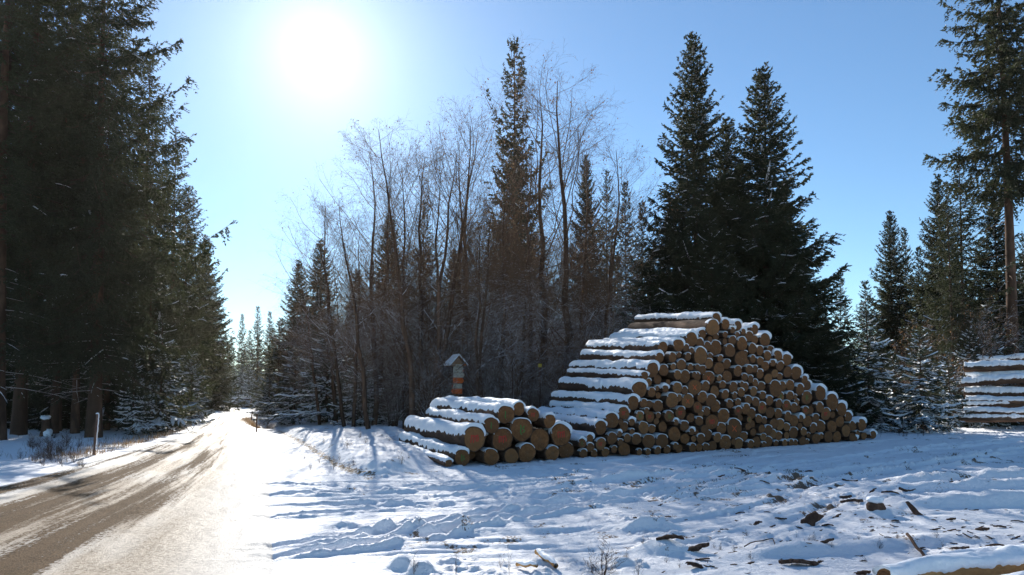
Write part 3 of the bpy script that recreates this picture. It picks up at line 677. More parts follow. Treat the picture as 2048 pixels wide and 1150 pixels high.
    if mark:
        mb = MB(); c = {'r': 'paint_red', 'x': 'paint_orange', 'g': 'paint_green', 'b': 'paint_red'}[mark]
        w = max(.006, r * .045)
        def stroke(pts):
            P = np.array([(p[0] * r, p[1] * r, .010) for p in pts]); V_, F_ = tubes(P[None], np.full((1, len(P)), w), 4); V_[:, 2] = .008 + (V_[:, 2] - .010) * .25; mb.add(V_, F_)
        if mark == 'x':
            stroke([(-.28, .30), (0, .0), (.25, -.32)]); stroke([(.26, .28), (0.02, .02), (-.25, -.26)])
        elif mark == 'g':
            stroke([(-.1, .4), (-.05, .1), (-.12, -.15), (-.02, -.4)])
            if lr.random() < .6: stroke([(.25, .3), (.1, .1), (.3, -.1), (.1, -.25)])
        else:
            for q in (-.30, -.08, .14, .32)[:3 if r < .2 else 4]:
                y1 = lr.uniform(.2, .32); stroke([(q + lr.uniform(-.04, .04), y1), (q + lr.uniform(-.06, .06), 0), (q + lr.uniform(-.04, .04), -y1)])
            stroke([(-.3, .28), (0, .2), (.33, .3)])
        mb.build('paint_mark', M[c], o)
    return o

FA = np.array(ground(905, 932)); FB = np.array(ground(1745, 885))
FU = (FB - FA) / np.linalg.norm(FB - FA); FN_ = np.array([FU[1], -FU[0]])     # towards the camera
AX = np.array([-.358, .934])
def on_face(px, py):
    d = ray(px, py); A = np.array([[d[0], -FU[0]], [d[1], -FU[1]]]); t, u = np.linalg.solve(A, FA)
    return u, EYE + d[2] * t, t
C3 = """615 985 78 g|718 812 112 b|868 690 74 g|1005 595 85 g|1135 545 62|1265 605 62 r|1390 655 62|985 845 105 b|1150 735 112 g|1320 840 102|1512 775 105 r|870 985 78|1035 995 72|1190 960 88|1415 960 72|480 1040 36"""
C1 = """185 1022 62|285 965 34 g|345 1000 33|422 978 44 r|300 1062 33|380 1052 29|450 1045 34|497 930 44|548 955 25|520 1008 27|557 900 22|350 935 30|413 855 50|485 810 58|588 755 47 r|595 850 36|645 820 27|597 1020 50|612 930 32|665 935 42|645 885 22|695 1035 24|745 1040 24|640 685 50|690 590 62|710 685 34|695 775 36 g|770 780 40 r|722 855 46|790 865 32|865 850 38|760 955 54|853 960 54|810 1030 30|880 1030 30|940 985 25|975 1010 32|895 775 42 g|985 755 48 r|820 705 45|910 665 56|937 818 22|1000 845 38|937 900 54|1020 935 40|1055 885 25|1080 935 24|1055 1005 33|1120 965 30|1105 890 20|1150 900 34|1165 990 32|1058 790 34|1118 825 36|1148 750 26|1102 712 42 r|1037 660 54 x|1100 590 60 x|1152 655 42|775 610 36|832 630 24|820 582 20|868 585 27|763 542 30|828 520 34|903 535 20|948 580 42|720 495 32|778 455 54|870 455 44|932 430 24|952 490 34|1020 510 48|985 420 42|1052 435 26|1092 428 22|838 368 38|920 365 36|968 348 22|1025 362 28|1110 345 62|1160 425 38|865 295 42|960 285 46|1013 300 28|1062 245 54|1133 248 36|1180 290 36"""
C2 = """130 70 42|75 138 64|187 110 40|280 120 38|232 155 25|185 185 25|123 200 28|170 240 24|237 230 38|288 188 24|320 170 24|350 195 42|388 155 38|308 255 52|405 220 36|487 225 52|100 280 60|20 220 38|210 305 52|292 360 62|380 290 42|448 305 38|537 305 36|490 345 38|572 340 40|650 375 48|385 365 30|433 385 34|537 400 28|492 420 38|592 420 38|540 478 34|592 500 30|645 465 44|718 475 52|760 525 34|503 515 40|445 478 38|408 440 30|352 445 36|208 405 40|155 365 27|80 355 26|45 420 36|127 440 50|272 455 42|192 495 45|330 500 30|380 512 30|62 520 56 x|10 570 42|548 585 64|615 570 40|670 565 45|462 570 38|422 545 30|345 575 36|295 555 24|238 575 42|165 558 32|110 615 46|180 630 36|247 640 26|303 615 36|408 605 36|465 640 32|357 670 36|407 685 38|500 675 38|275 690 30|208 700 36|115 715 46|42 665 50|733 595 44|800 565 40|605 645 36 g|663 645 38|707 650 22|790 655 54 g|878 625 56|980 690 64|1055 745 52|1105 800 40|1188 860 46|1135 870 40|1270 935 32|1225 945 30|882 730 42|825 750 36|780 755 36 r|697 725 38|645 715 44 r|722 695 28|572 700 34|455 730 46 r|330 740 42|272 755 38 r|515 765 44|392 770 42|590 775 38|643 795 36|175 785 58|90 825 62 r|37 760 34|258 880 76 x|160 885 46|295 812 28|352 820 26 g|440 812 34|480 825 28|395 845 30|345 865 28|395 905 30|445 885 34|500 895 40|540 850 42|605 858 44|650 875 34|703 828 46|745 815 28|797 835 46|858 812 38|937 780 50 r|995 785 28|1035 835 44|980 870 48|895 872 50|830 880 38|748 870 26|770 908 32|703 915 46|650 935 28|592 940 36|545 930 38|1080 905 46|1120 950 36|1015 950 44|945 948 46|850 960 42|818 930 20|750 978 36|800 985 22|670 990 28|620 995 28|568 998 26|512 985 44|465 945 30|418 980 42|335 940 38|365 1005 34|293 1000 44|185 995 58|240 975 26|103 955 38|38 920 44|15 985 40|58 1018 42"""
logs = []
for txt, sc, ox, oy, front in ((C3, 4.6, 780, 700, True), (C1, 3.485, 1080, 610, False), (C2, 3.708, 1400, 620, False)):
    for e in txt.split('|'):
        q = e.split(); cx, cy, rr = map(float, q[:3])
        u, v, t = on_face(ox + cx / sc, oy + cy / sc)
        logs.append([u, v, rr / sc / F * t * (1.0 if front else .97), q[3] if len(q) > 3 else None, front])
U = np.array([[l[0], l[1]] for l in logs]); RAD = np.array([l[2] for l in logs])
def relax(U, RAD, it, U0, k0=.06):
    for _ in range(it):
        D = U[:, None] - U[None]; dist = np.linalg.norm(D, axis=2) + np.eye(len(U)) * 99
        ov = np.clip((RAD[:, None] + RAD[None]) * 1.0 - dist, 0, None)
        U = U + (D / dist[..., None] * ov[..., None] * .35).sum(1) + (U0 - U) * k0
        U[:, 1] = np.maximum(U[:, 1], RAD + .0)
    return U
U = relax(U, RAD, 150, U.copy(), .03)
# small logs that fill the remaining gaps
top_line = {}
fill = []
r2 = np.random.default_rng(3)
def skyline(u):
    k = np.abs(U[:, 0] - u) < RAD * .9
    return (U[k, 1]).max() if k.any() else 0
for q in range(9000):
    u = r2.uniform(.4, 14.2); v = r2.uniform(.08, 3.4)
    if v > skyline(u) - .12: continue
    C = np.array([[a, b] for a, b, _ in fill]).reshape(-1, 2); RA_ = np.array([c for *_, c in fill])
    d = (np.hypot(*(U - [u, v]).T) - RAD).min()
    if len(C): d = min(d, (np.hypot(*(C - [u, v]).T) - RA_).min())
    if d > .072: fill.append((u, v, min(d * 1.03, .13)))
    if len(fill) > 42: break
for u, v, r_ in fill: logs.append([u, v, r_, None, False])
U = np.vstack([U, np.array([[a, b] for a, b, _ in fill])]) if fill else U
RAD = np.array([l[2] for l in logs]); RAD = RAD * .995
n = len(logs); print('logs', n, 'fill', len(fill))
order = np.argsort(U[:, 1]); layer = np.ones(n, int)
for i in order:
    for j in range(n):
        if U[j, 1] < U[i, 1] - .3 * RAD[j] and np.hypot(*(U[i] - U[j])) < 1.25 * (RAD[i] + RAD[j]) and abs(U[i, 0] - U[j, 0]) < .8 * (RAD[i] + RAD[j]): layer[i] = max(layer[i], layer[j] + 1)
frontm = np.array([l[4] for l in logs])
vmax = U[:, 1].max()
pile_logs = []
for i in range(n):
    u, v = U[i]; r_ = RAD[i]; fr = frontm[i]
    above = [(j) for j in range(n) if j != i and U[j, 1] > v + .25 * r_ and abs(U[j, 0] - u) < .75 * (RAD[j] + r_) and np.hypot(*(U[j] - U[i])) < 1.6 * (RAD[j] + r_)]
    exposed = not above
    if not exposed and u < 7.3:            # the steps of the left side: little lies over their left half
        exposed = not [j for j in range(n) if U[j, 1] > v and (U[j, 0] - u) < .30 * r_ and (U[j, 0] - u) > -1.6 and j != i]
    same = [j for j in range(n) if frontm[j] == fr and layer[j] == layer[i]]
    k = 1 + sum(1 for j in same if U[j, 0] < u)
    size = 'thin' if r_ < .15 else 'medium' if r_ < .24 else 'thick'
    mk = {'r': ' sprayed red', 'b': ' sprayed red', 'x': ' with an orange cross', 'g': ' sprayed green', None: ''}[logs[i][3]]
    nm = 'low pile' if fr else 'tall pile'
    label = f"{size} log{mk}, {ordinal(k)} from the left in the {ordinal(int(layer[i]))} layer of the {nm}"
    if len(label.split()) > 16: label = label.replace(' from the left', '')
    off = (lr.uniform(-.06, .07) + (.30 if fr else 0))
    base = FA + FU * u + FN_ * off
    L = 4.75 if fr else lr.uniform(3.9, 4.25)
    lift = (.085 * (v / vmax) ** 1.2 if not fr else .01) + lr.normal(0, .006)
    yaw = lr.normal(0, .010 if not exposed else .018) + (-.05 if fr else 0)
    ax = np.array([AX[0] * math.cos(yaw) - AX[1] * math.sin(-yaw), AX[1] * math.cos(yaw) + AX[0] * math.sin(-yaw)])
    zdir = (-ax[0], -ax[1], -lift)
    gz_ = Hs(base[0], base[1])
    cap = 'full' if exposed else ('rim' if lr.random() < (.55 if v < 1.2 and u > 6 else .82) else None)
    make_log((base[0], base[1], v + max(0, gz_) * .5), zdir, r_ * .99, L, cap, label, 'logs of the big roadside pile' if not fr else 'logs of the low pile in front',
             cap_len=lr.uniform(.08, .30), capth=(.048 + .09 * r_) if exposed else lr.uniform(.010, .022), mark=logs[i][3], taper=lr.uniform(-.10, .10), back=True)

# the stack at the right edge, seen from its side
STK = [(1928, 737, .15, 2.15), (1931, 753, .11, 2.1), (1922, 767, .14, 2.25), (1928, 786, .165, 2.2), (1930, 801, .09, 2.1), (1925, 812, .11, 2.2), (1926, 824, .11, 2.15), (1917, 838, .135, 2.25)]
w_ = ['topmost', 'second from the top', 'third from the top', 'fourth from the top', 'fifth from the top', 'sixth from the top', 'seventh from the top', 'lowest']
for k, (px, py, r_, L) in enumerate(STK):
    Y = 27.5 - .12 * k + (.2 if k % 2 else 0); a = at(px, py, Y); L = L * 1.05
    d = np.array([.80, -.60 + lr.normal(0, .015), lr.normal(0, .045)]); d = d / np.linalg.norm(d); f = a + d * L
    make_log(f, d, r_, L, 'full', f'snow-topped log, {w_[k]} in the stack by the right edge', 'logs stacked at the right edge', capth=.11, bow=lr.uniform(-.03, .03), taper=lr.uniform(-.1, .1))
for k, (px, py, r_) in enumerate([(1955, 722, .15), (1948, 745, .18), (1948, 782, .2), (1948, 815, .2)]):
    a = at(px, py, 28.9); d = np.array([.80, -.60, .01]); d /= np.linalg.norm(d); f = a + d * 2.9
    make_log(f, d, r_, 2.9, 'full' if k == 0 else 'rim', f'log at the back of the right edge stack, {ORD[k + 1]} from the top', 'logs stacked at the right edge', capth=.09)
for k, (px, py, r_) in enumerate([(2060, 735, .2), (2062, 765, .2), (2064, 797, .22), (2066, 828, .2)]):
    a = at(px, py, 26.9); d = np.array([-.55, -.83, 0]); d /= np.linalg.norm(d)
    make_log(a, d, r_, 3, 'full' if k == 0 else 'rim', f'log of the stack cut off by the right border, {ORD[k + 1]} from the top', 'logs running out of the frame at the right', capth=.06)
# peeled pine logs in the bottom right corner
def lying(px0, py0, px1, py1, r_, label, ext=1.2, capth=.05, dz=0):
    a = gpos(px0, py0); b = gpos(px1, py1); a[2] += r_ * .55 + dz; b[2] += r_ * .55 + dz; d = b - a; L = np.linalg.norm(d) + ext; d /= np.linalg.norm(d)
    make_log(a, -d, r_, L, 'full', label, 'peeled logs in the foreground corner', mats=('bark_pine', 'cut'), capth=capth, taper=.15)
lying(1772, 1186, 2048, 1142, .085, 'thin peeled pine log under snow, its sawn end showing at the bottom right', dz=.02)
lying(1850, 1225, 2048, 1190, .080, 'peeled pine log under snow, nearest in the bottom right corner', dz=.0)
lying(1900, 1148, 2048, 1118, .050, 'thin snow covered log behind the others in the bottom right corner', capth=.06, dz=.02)
# a far stack beside the road
for k, (dx, dz, r_) in enumerate([(0, 0, .16), (0, .34, .15), (.1, .64, .13)]):
    Y = 66; a = at(464 + dx * 10, 812, Y); a[2] = .16 + dz; d = np.array([1, -.2, 0]); d /= np.linalg.norm(d)
    make_log(a + d * 2.0, d, r_, 2.0, 'full', f'far snowy log beside the road bend, {["lowest", "middle", "topmost"][k]} of its stack', 'far logs at the road bend', capth=.12)
# clean light for the pile: snow packed against its foot
# ------------------------------------------------------------ guidepost
GY_ = 24.0; k_ = GY_ / F / 11.5                                      # metres per zoomed pixel
gp = at(915, 783, GY_); gzv = Hs(gp[0], GY_)
post = empty('guidepost', (gp[0], GY_, gzv), 'wooden trail guidepost with snowy gabled roof and white and orange arrow boards', 'signpost'); post.rotation_euler = (0, 0, R(30))
def zc(c): return EYE + (783 - (700 + c / 11.5)) * GY_ / F * 1.0 - gzv
mb = MB(); mb.tube([(0.02, .05, 0), (0.02, .05, zc(200))], [.06, .055], 10); mb.build('post', M['sign_wood'], post, True)
hw, dep, za, ze = .33, .52, zc(140), zc(375)
def roof_slab(s, name, mat, z_off, th, grow=0.0):
    mb = MB(); g = grow
    p0 = np.array([0, za + z_off]); p1 = np.array([s * (hw + g), ze + z_off - g])
    nrm = np.array([s * (za - ze), hw]); nrm /= np.linalg.norm(nrm)
    q0, q1 = p0 + nrm * [0, 1] * th * 1.3, p1 + nrm * th
    V = []
    ny_ = 9
    for j in range(ny_):
        y = -.12 - g + (dep + 2 * g) * j / (ny_ - 1)
        for p in (p0, (p0 + p1) / 2, p1, q1, (q0 + q1) / 2 + nrm * (grow * .3), q0): V.append((p[0], y, p[1] + (.008 * math.sin(j * 2.1 + p[0] * 9) if grow else 0)))
    F_ = []
    for j in range(ny_ - 1):
        for a in range(6): F_.append((j * 6 + a, j * 6 + (a + 1) % 6, j * 6 + 6 + (a + 1) % 6, j * 6 + 6 + a))
    for b in (0, (ny_ - 1) * 6): F_ += [(b, b + 1, b + 4, b + 5), (b + 1, b + 2, b + 3, b + 4)]
    mb.add(V, F_); return mb.build(name, M[mat], None)
for s in (-1, 1):
    rf = roof_slab(s, 'roof_board', 'sign_wood', 0, .025); rf.parent = post
    sc_ = roof_slab(s, 'snow_cover', 'snow', .032, .05, .012); sc_.parent = rf
mb = MB(); mb.add([(-.27, -.06, ze + .01), (.27, -.06, ze + .01), (0, -.06, za - .05), (-.27, -.03, ze + .01), (.27, -.03, ze + .01), (0, -.03, za - .05)], [(0, 1, 2), (3, 5, 4), (0, 3, 4, 1), (1, 4, 5, 2), (2, 5, 3, 0)]); gb = mb.build('gable_panel', M['sign_panel'], post)
def board(c0, c1, x0, x1, mat, tip, tipc=None, lines=(), y=-.055):
    z1, z0 = zc(c0), zc(c1); a, b = (x0 - 515) * k_ * 1.08, (x1 - 515) * k_ * 1.08; t = (z1 - z0) * .42; zm = (z0 + z1) / 2
    if tip == 'r': P = [(a, z0), (b - t, z0), (b, zm), (b - t, z1), (a, z1)]
    elif tip == 'l': P = [(a + t, z0), (b, z0), (b, z1), (a + t, z1), (a, zm)]
    else: P = [(a, z0), (b, z0), (b, z1), (a, z1)]
    n_ = len(P); mb = MB(); V = [(p[0], y, p[1]) for p in P] + [(p[0], y + .014, p[1]) for p in P] + [(np.mean([p[0] for p in P]), y, zm), (np.mean([p[0] for p in P]), y + .014, zm)]
    F_ = [(i, (i + 1) % n_, 2 * n_) for i in range(n_)] + [((i + 1) % n_ + n_, i + n_, 2 * n_ + 1) for i in range(n_)] + [((i + 1) % n_, i, i + n_, (i + 1) % n_ + n_) for i in range(n_)]
    mb.add(V, F_); o = mb.build('arrow_board' if tip else 'header_board', M[mat], post)
    if tipc:
        mb = MB()
        if tip == 'r': T = [(b - t, z0 + .012), (b - .01, zm), (b - t, z1 - .012)]
        else: T = [(a + t, z0 + .012), (a + .01, zm), (a + t, z1 - .012)]
        mb.add([(p[0], y - .003, p[1]) for p in T] + [(p[0], y, p[1]) for p in T], [(0, 1, 2), (5, 4, 3), (0, 3, 4, 1), (1, 4, 5, 2), (2, 5, 3, 0)]); mb.build('arrow_tip', M[tipc], o)
    if lines:
        mb = MB(); r_ = random.Random(int(c0))
        for (fy, segs) in lines:
            zl = z0 + (z1 - z0) * fy; h = .013
            for (f0, f1) in segs:                 # faint lines of lettering, too small to read in the photograph
                xx = a + (b - a) * f0; xe = a + (b - a) * f1
                while xx < xe:
                    w = r_.uniform(.006, .011); mb.box((xx, y - .003, zl), (w, .003, h * r_.uniform(.7, 1))); xx += w + .004
        mb.build('lettering', M['paint_dark'], o)
board(385, 425, 405, 625, 'sign_cream', None, None, [(.5, [(.1, .45), (.6, .95)])])
board(428, 518, 402, 655, 'sign_cream', 'r', 'paint_red', [(.75, [(.08, .62), (.70, .8)]), (.45, [(.08, .36), (.70, .8)]), (.15, [(.08, .45), (.70, .8)])])
board(524, 634, 402, 668, 'sign_cream', 'r', None, [(.93, [(.05, .8)]), (.5, [(.08, .42), (.65, .8)])])
board(640, 765, 395, 660, 'sign_orange', 'r', None, [(.7, [(.15, .3)]), (.35, [(.15, .3)])])
board(780, 884, 350, 602, 'sign_cream', 'l', 'paint_red', [(.78, [(.2, .7), (.75, .95)]), (.5, [(.2, .55)]), (.2, [(.2, .6), (.75, .9)])])
board(890, 1006, 345, 610, 'sign_orange', 'l', None, [(.7, [(.2, .32)]), (.35, [(.2, .35)])])
# small board under the gable
board(330, 378, 450, 600, 'sign_cream', None, None, [(.6, [(.1, .7)]), (.2, [(.1, .6)])], y=-.08)
board(325, 350, 615, 690, 'sign_orange', None, None, (), y=-.08)

# ------------------------------------------------------------ marker stakes
def stake(px0, py0, px1, py1, r_, label, mat='post_wood', rime=True):
    g = gpos(px0, py0); t = at(px1, py1, g[1]); o = empty('marker_stake', tuple(g), label, 'marker post', 'stakes along the road'); d = t - g
    P = np.array([(0, 0, -.2)] + [tuple(d * q + np.array([.006 * math.sin(q * 9), 0, 0])) for q in np.linspace(0, 1, 9)])
    MB().tube(P, np.linspace(r_ * 1.05, r_ * .9, 10), 9).build('pole', M[mat], o, True)
    if rime:
        # snow blown onto the right-hand side, and a cap
        V = []; nq = 30; r_r = random.Random(4)
        for i in range(nq):
            q = .12 + .88 * i / (nq - 1); c = d * q; wv = r_ * r_r.uniform(.15, .7)
            for a in np.linspace(-.9, .55, 7):
                rr = r_ * .98 + wv * max(0, math.cos((a - .1) * 1.1)) * .7; V.append((c[0] + rr * math.cos(a), c[1] - rr * math.sin(a), c[2]))
        F_ = [(i * 7 + j, i * 7 + j + 1, i * 7 + 7 + j + 1, i * 7 + 7 + j) for i in range(nq - 1) for j in range(6)]
        mb = MB().add(V, F_); mb.build('snow_crust', M['snow'], o, True)
    c = d; MB().tube([c, c + np.array([0, 0, .02]), c + np.array([0, 0, .035])], [r_ * 1.15, r_ * 1.0, r_ * .3], 9).build('snow_tip', M['snow'], o, True)
    return o
stake(188, 910, 195, 828, .034, 'brown wooden snow stake crusted white, standing left of the road')
stake(513, 863, 514, 827, .030, 'dark thin stake right of the road, nearer one by the ditch', rime=False)
stake(503, 840, 504, 823, .028, 'smaller farther dark stake right of the road', rime=False)

# ------------------------------------------------------------ stump and boulder under the left trees
def blob(c, s, seed, n=(18, 12), rough=.25):
    V = []; F_ = []
    for i in range(n[1] + 1):
        ph = math.pi * i / n[1]
        for j in range(n[0]):
            th = 2 * math.pi * j / n[0]; d = np.array([math.sin(ph) * math.cos(th), math.sin(ph) * math.sin(th), math.cos(ph)])
            k = 1 + rough * (float(fbm(np.array([d[0] * 1.8 + seed * 3.1 + d[2]]), np.array([d[1] * 1.8 + d[2] * 1.3]), seed, 3)[0]) - .5) * 2
            V.append(d * k * np.array(s) + np.array(c))
    for i in range(n[1]):
        for j in range(n[0]):
            a, b = i * n[0] + j, i * n[0] + (j + 1) % n[0]; F_.append((a, a + n[0], b + n[0], b))
    return V, F_
g = gpos(92, 872); st = empty('tree_stump', tuple(g), 'snow capped broken stump among the dark trunks at the far left', 'stump')
mb = MB(); V_, F_ = tubes(np.array([[(0, 0, -.1), (0.02, 0, .2), (.0, 0, .45), (-.04, .02, .62)]]), np.array([[.24, .17, .15, .13]]), 14); V_ = V_ + .03 * (rng.random(V_.shape) - .5); mb.add(V_, F_); mb.build('stump_wood', M['bark_trunk'], st, True)
mb = MB(); mb.add(*blob((-.03, 0, .64), (.17, .16, .08), 5, rough=.5)); mb.add(*blob((.12, -.1, .10), (.16, .12, .16), 6, rough=.5)); mb.build('snow_cover', M['snow'], st, True)
sq = 0
for px, py, s, lab in [(905, 868, .42, 'snow covered brush heap at the back of the low log pile')]:
    if px > 800: px, py = 880, 872
    g = gpos(px, py); o = empty('rock', tuple(g), lab, 'rock' if px < 800 else 'brush heap'); sq += 1
    if px > 800: o.name = 'brush_heap'
    mb = MB(); mb.add(*blob((0, 0, s * .25), (s, s * .7, s * .5), 40 + sq)); mb.build('rock_body' if px < 800 else 'heap_body', M['bark_trunk'], o, True)
    mb = MB(); mb.add(*blob((0, .02, s * .40), (s * .9, s * .62, s * .42), 40 + sq)); mb.build('snow_cover', M['snow'], o, True)

# ------------------------------------------------------------ bark scraps, sticks and twigs in the foreground snow
def bark_mesh(seed):
    r = random.Random(seed); n_ = 11; L, Wd = 1.0, r.uniform(.28, .5); top = []; 
    prof = [(i / (n_ - 1)) for i in range(n_)]
    V = []; nw = 5
    for i, q in enumerate(prof):
        wdt = Wd * (math.sin(math.pi * min(max(q, .04), .96)) ** .45) * r.uniform(.65, 1.1); sh = r.uniform(-.07, .07)
        for j in range(nw):
            s = (j / (nw - 1) - .5) * 2; V.append(((q - .5) * L + r.uniform(-.03, .03), s * wdt * .5 + sh, .10 * (1 - s * s) + .12 * math.sin(q * 3 + seed) + r.uniform(-.012, .012)))
    m_ = len(V); V += [(x, y, z - .045) for x, y, z in V]
    F_ = []
    for i in range(n_ - 1):
        for j in range(nw - 1):
            a = i * nw + j; F_.append((a, a + nw, a + nw + 1, a + 1)); F_.append((a + m_, a + m_ + 1, a + m_ + nw + 1, a + m_ + nw))
    bd = [j for j in range(nw)] + [i * nw + nw - 1 for i in range(1, n_)] + [(n_ - 1) * nw + j for j in range(nw - 2, -1, -1)] + [i * nw for i in range(n_ - 2, 0, -1)]
    for a, b in zip(bd, bd[1:] + bd[:1]): F_.append((a, b, b + m_, a + m_))
    o = MB().add(V, F_).build('bark_piece', M['bark_debris']); COL.objects.unlink(o); return o.data
BK = [bark_mesh(s) for s in range(6)]
BP = [
      (1705, 1008, 42, .25, 'flat dark bark strip behind the rounded chunk'), (1690, 996, 36, .2, None), (1815, 982, 44, .15, None), (1780, 988, 36, .1, None), (1745, 985, 20, .6, None), (1515, 1052, 22, .7, 'small upright bark stub left of the large slab'),
      (1540, 1052, 26, .1, None), (1562, 1040, 24, .3, None), (1600, 1058, 22, .2, None), (1655, 1052, 30, .1, None), (1672, 1032, 26, .3, None), (1790, 1043, 26, .1, None), (1480, 1028, 24, .1, None), (1478, 1042, 22, .1, None),
      (1765, 1072, 16, .4, None), (1840, 1072, 26, .2, None), (1870, 1060, 24, .1, None), (1900, 1062, 24, .1, None), (1960, 1060, 34, .1, None), (2000, 1055, 30, .1, None),
      (1935, 1082, 20, .6, None), (1980, 1078, 30, .2, None), (1990, 1095, 36, .2, None), (2030, 1075, 28, .1, None), (1920, 1100, 40, .25, None), (1965, 1110, 30, .1, None), (2035, 1045, 26, .1, None), (1650, 1100, 40, .15, None), (1600, 1132, 66, .12, 'long reddish bark strip lying at the bottom of the picture'),
      (1715, 1112, 22, .1, None), (1640, 1130, 18, .4, None), (1400, 1134, 52, .1, 'reddish bark strip at the bottom, below the twig clump'), (1340, 1104, 46, .1, None), (1390, 1100, 50, .12, None), (1500, 1128, 20, .3, None), (1725, 1148, 40, .2, None), (1780, 1140, 22, .3, None), (1535, 1025, 16, .1, None), (1440, 956, 22, .2, None), (1530, 962, 24, .2, None),
      (1268, 952, 18, .3, None), (1340, 940, 20, .1, None), (1620, 945, 26, .1, None), (1480, 945, 24, .1, None), (1700, 962, 36, .08, None), (1640, 972, 30, .08, None), (1230, 950, 18, .2, None), (1900, 1040, 24, .1, None), (1945, 1020, 22, .1, None), (1540, 985, 16, .4, None), (1465, 1105, 20, .1, None), (1320, 1010, 14, .3, None), (1045, 1028, 14, .2, None), (740, 1000, 12, .2, None), (1405, 1120, 30, .1, None), (1860, 1132, 30, .2, None)]
br_ = random.Random(9)
for i in range(230):
    px = 2048 - abs(br_.gauss(0, 420)); py = br_.uniform(1035, 1148) if i < 120 else br_.uniform(940, 1070)
    if px < 1250: continue
    BP.append((px, py, br_.uniform(6, 18) if i < 120 else br_.uniform(4, 11), br_.choice([.05, .1, .3]), None))
for px, py, wpx, tilt, lab in BP:
    if px < 0: continue
    g = gpos(px, py); s = wpx / F * g[1] * (1.15 if wpx > 40 else .9)
    o = bpy.data.objects.new('bark_piece', br_.choice(BK)); COL.objects.link(o); o.location = (g[0], g[1], g[2] + s * (.02 + .30 * tilt)); o.scale = (s, s * br_.uniform(.45, 1.0), s * .7)
    o.rotation_euler = (br_.uniform(-.3, .3) + tilt * .9, -tilt * br_.uniform(.5, 1) * (1 if br_.random() < .6 else -1), br_.uniform(-.5, .5))
    if lab: tag(o, lab, 'bark piece')
    else: tag(o, 'scrap of dark bark lying on the churned foreground snow', 'bark piece', 'bark scraps strewn over the snow')
def shard(px, py, outline, label, lean=.25, th=.05, snow=False):
    g = gpos(px, py); k = g[1] / F; P = [((a - px) * k, (py - b) * k) for a, b in outline]; n_ = len(P); r_s = random.Random(px)
    V = []; 
    for lay, (sc_s, yy) in enumerate([(.93, -th * .5), (1, -th * .2), (1, th * .2), (.93, th * .5)]):
        cx = sum(p[0] for p in P) / n_; cz = sum(p[1] for p in P) / n_
        for a, b in P: V.append((cx + (a - cx) * sc_s + r_s.uniform(-.004, .004), yy + lean * b + r_s.uniform(-.006, .006), cz + (b - cz) * sc_s - .02))
        if lay in (0, 3): V.append((cx, yy * 1.4 + lean * cz, cz - .02))
    off = [0, n_ + 1, 2 * n_ + 1, 3 * n_ + 1]; F_ = []
    for l_ in range(3):
        for i in range(n_): j = (i + 1) % n_; F_.append((off[l_] + i, off[l_] + j, off[l_ + 1] + j, off[l_ + 1] + i))
    for i in range(n_): F_.append((i, n_, (i + 1) % n_)); F_.append((off[3] + i, (off[3] + (i + 1) % n_), off[3] + n_))
    o = MB().add(V, F_).build('bark_shard', M['bark_debris']); o.location = tuple(g); tag(o, label, 'bark piece')
    if snow:
        x0, x1 = min(p[0] for p in P), max(p[0] for p in P); zt = max(p[1] for p in P)
        MB().add(*blob(((x0 + x1) / 2, lean * zt * .8, zt * .86), ((x1 - x0) * .50, .09, zt * .38), 61)).build('snow_cover', M['snow'], o, True)
shard(1620, 1046, [(1600, 1050), (1603, 1036), (1612, 1032), (1618, 1026), (1630, 1021), (1634, 1018), (1640, 1024), (1650, 1027), (1640, 1036), (1630, 1040), (1626, 1050)], 'large upright slab of dark bark in the right foreground')
shard(1752, 1032, [(1735, 1034), (1736, 1022), (1742, 1016), (1756, 1013), (1766, 1018), (1770, 1028), (1766, 1034)], 'rounded dark bark chunk half under snow', th=.09, snow=True)
shard(1828, 1030, [(1816, 1003), (1821, 1002), (1832, 1014), (1838, 1022), (1848, 1030), (1832, 1032), (1828, 1024), (1822, 1014)], 'tall leaning dark bark shard right of the rounded chunk')
def stick(pts, r_, label, snow=True, name='stick', mat='bark_pine'):
    P = [gpos(a, b) for a, b in pts]; P = [p + np.array([0, 0, r_ * .8 + .02]) for p in P]; c = P[0].copy(); P = [p - c for p in P]
    Q = np.array(P); o = empty(name, tuple(c), label, 'stick')
    tt = np.linspace(0, 1, 8); idx = tt * (len(Q) - 1); i0 = np.minimum(idx.astype(int), len(Q) - 2); f = (idx - i0)[:, None]; Q = Q[i0] * (1 - f) + Q[i0 + 1] * f; Q[:, 2] += .008 * np.sin(tt * 11)
    mb = MB().tube(Q, np.full(8, r_) * np.linspace(1, .85, 8), 9)
    mb.build('stick_wood', M[mat], o, True)
    if snow:
        Q2 = Q + np.array([0, 0.0, r_ * .55]); MB().tube(Q2, r_ * np.array([.5, .95, 1.05, .95, 1.1, .95, .9, .4]), 9).build('snow_line', M['snow'], o, True)
stick([(1074, 1112), (1112, 1140)], .027, 'short thick stick with snow along its top, centre bottom')
stick([(1034, 1137), (1074, 1148)], .018, 'thinner snow covered stick left of the thick one')
stick([(1489, 1098), (1515, 1086), (1545, 1080), (1550, 1092)], .006, 'thin bent twig lying in the right foreground', False, mat='bark_debris')
stick([(1815, 1090), (1836, 1104), (1852, 1122)], .016, 'long dark splinter leaning over the snow by the corner logs', False, mat='bark_debris')
stick([(1700, 858), (1760, 852), (1830, 857)], .03, 'fallen branch in the shade past the right end of the pile', False, mat='bark_trunk')

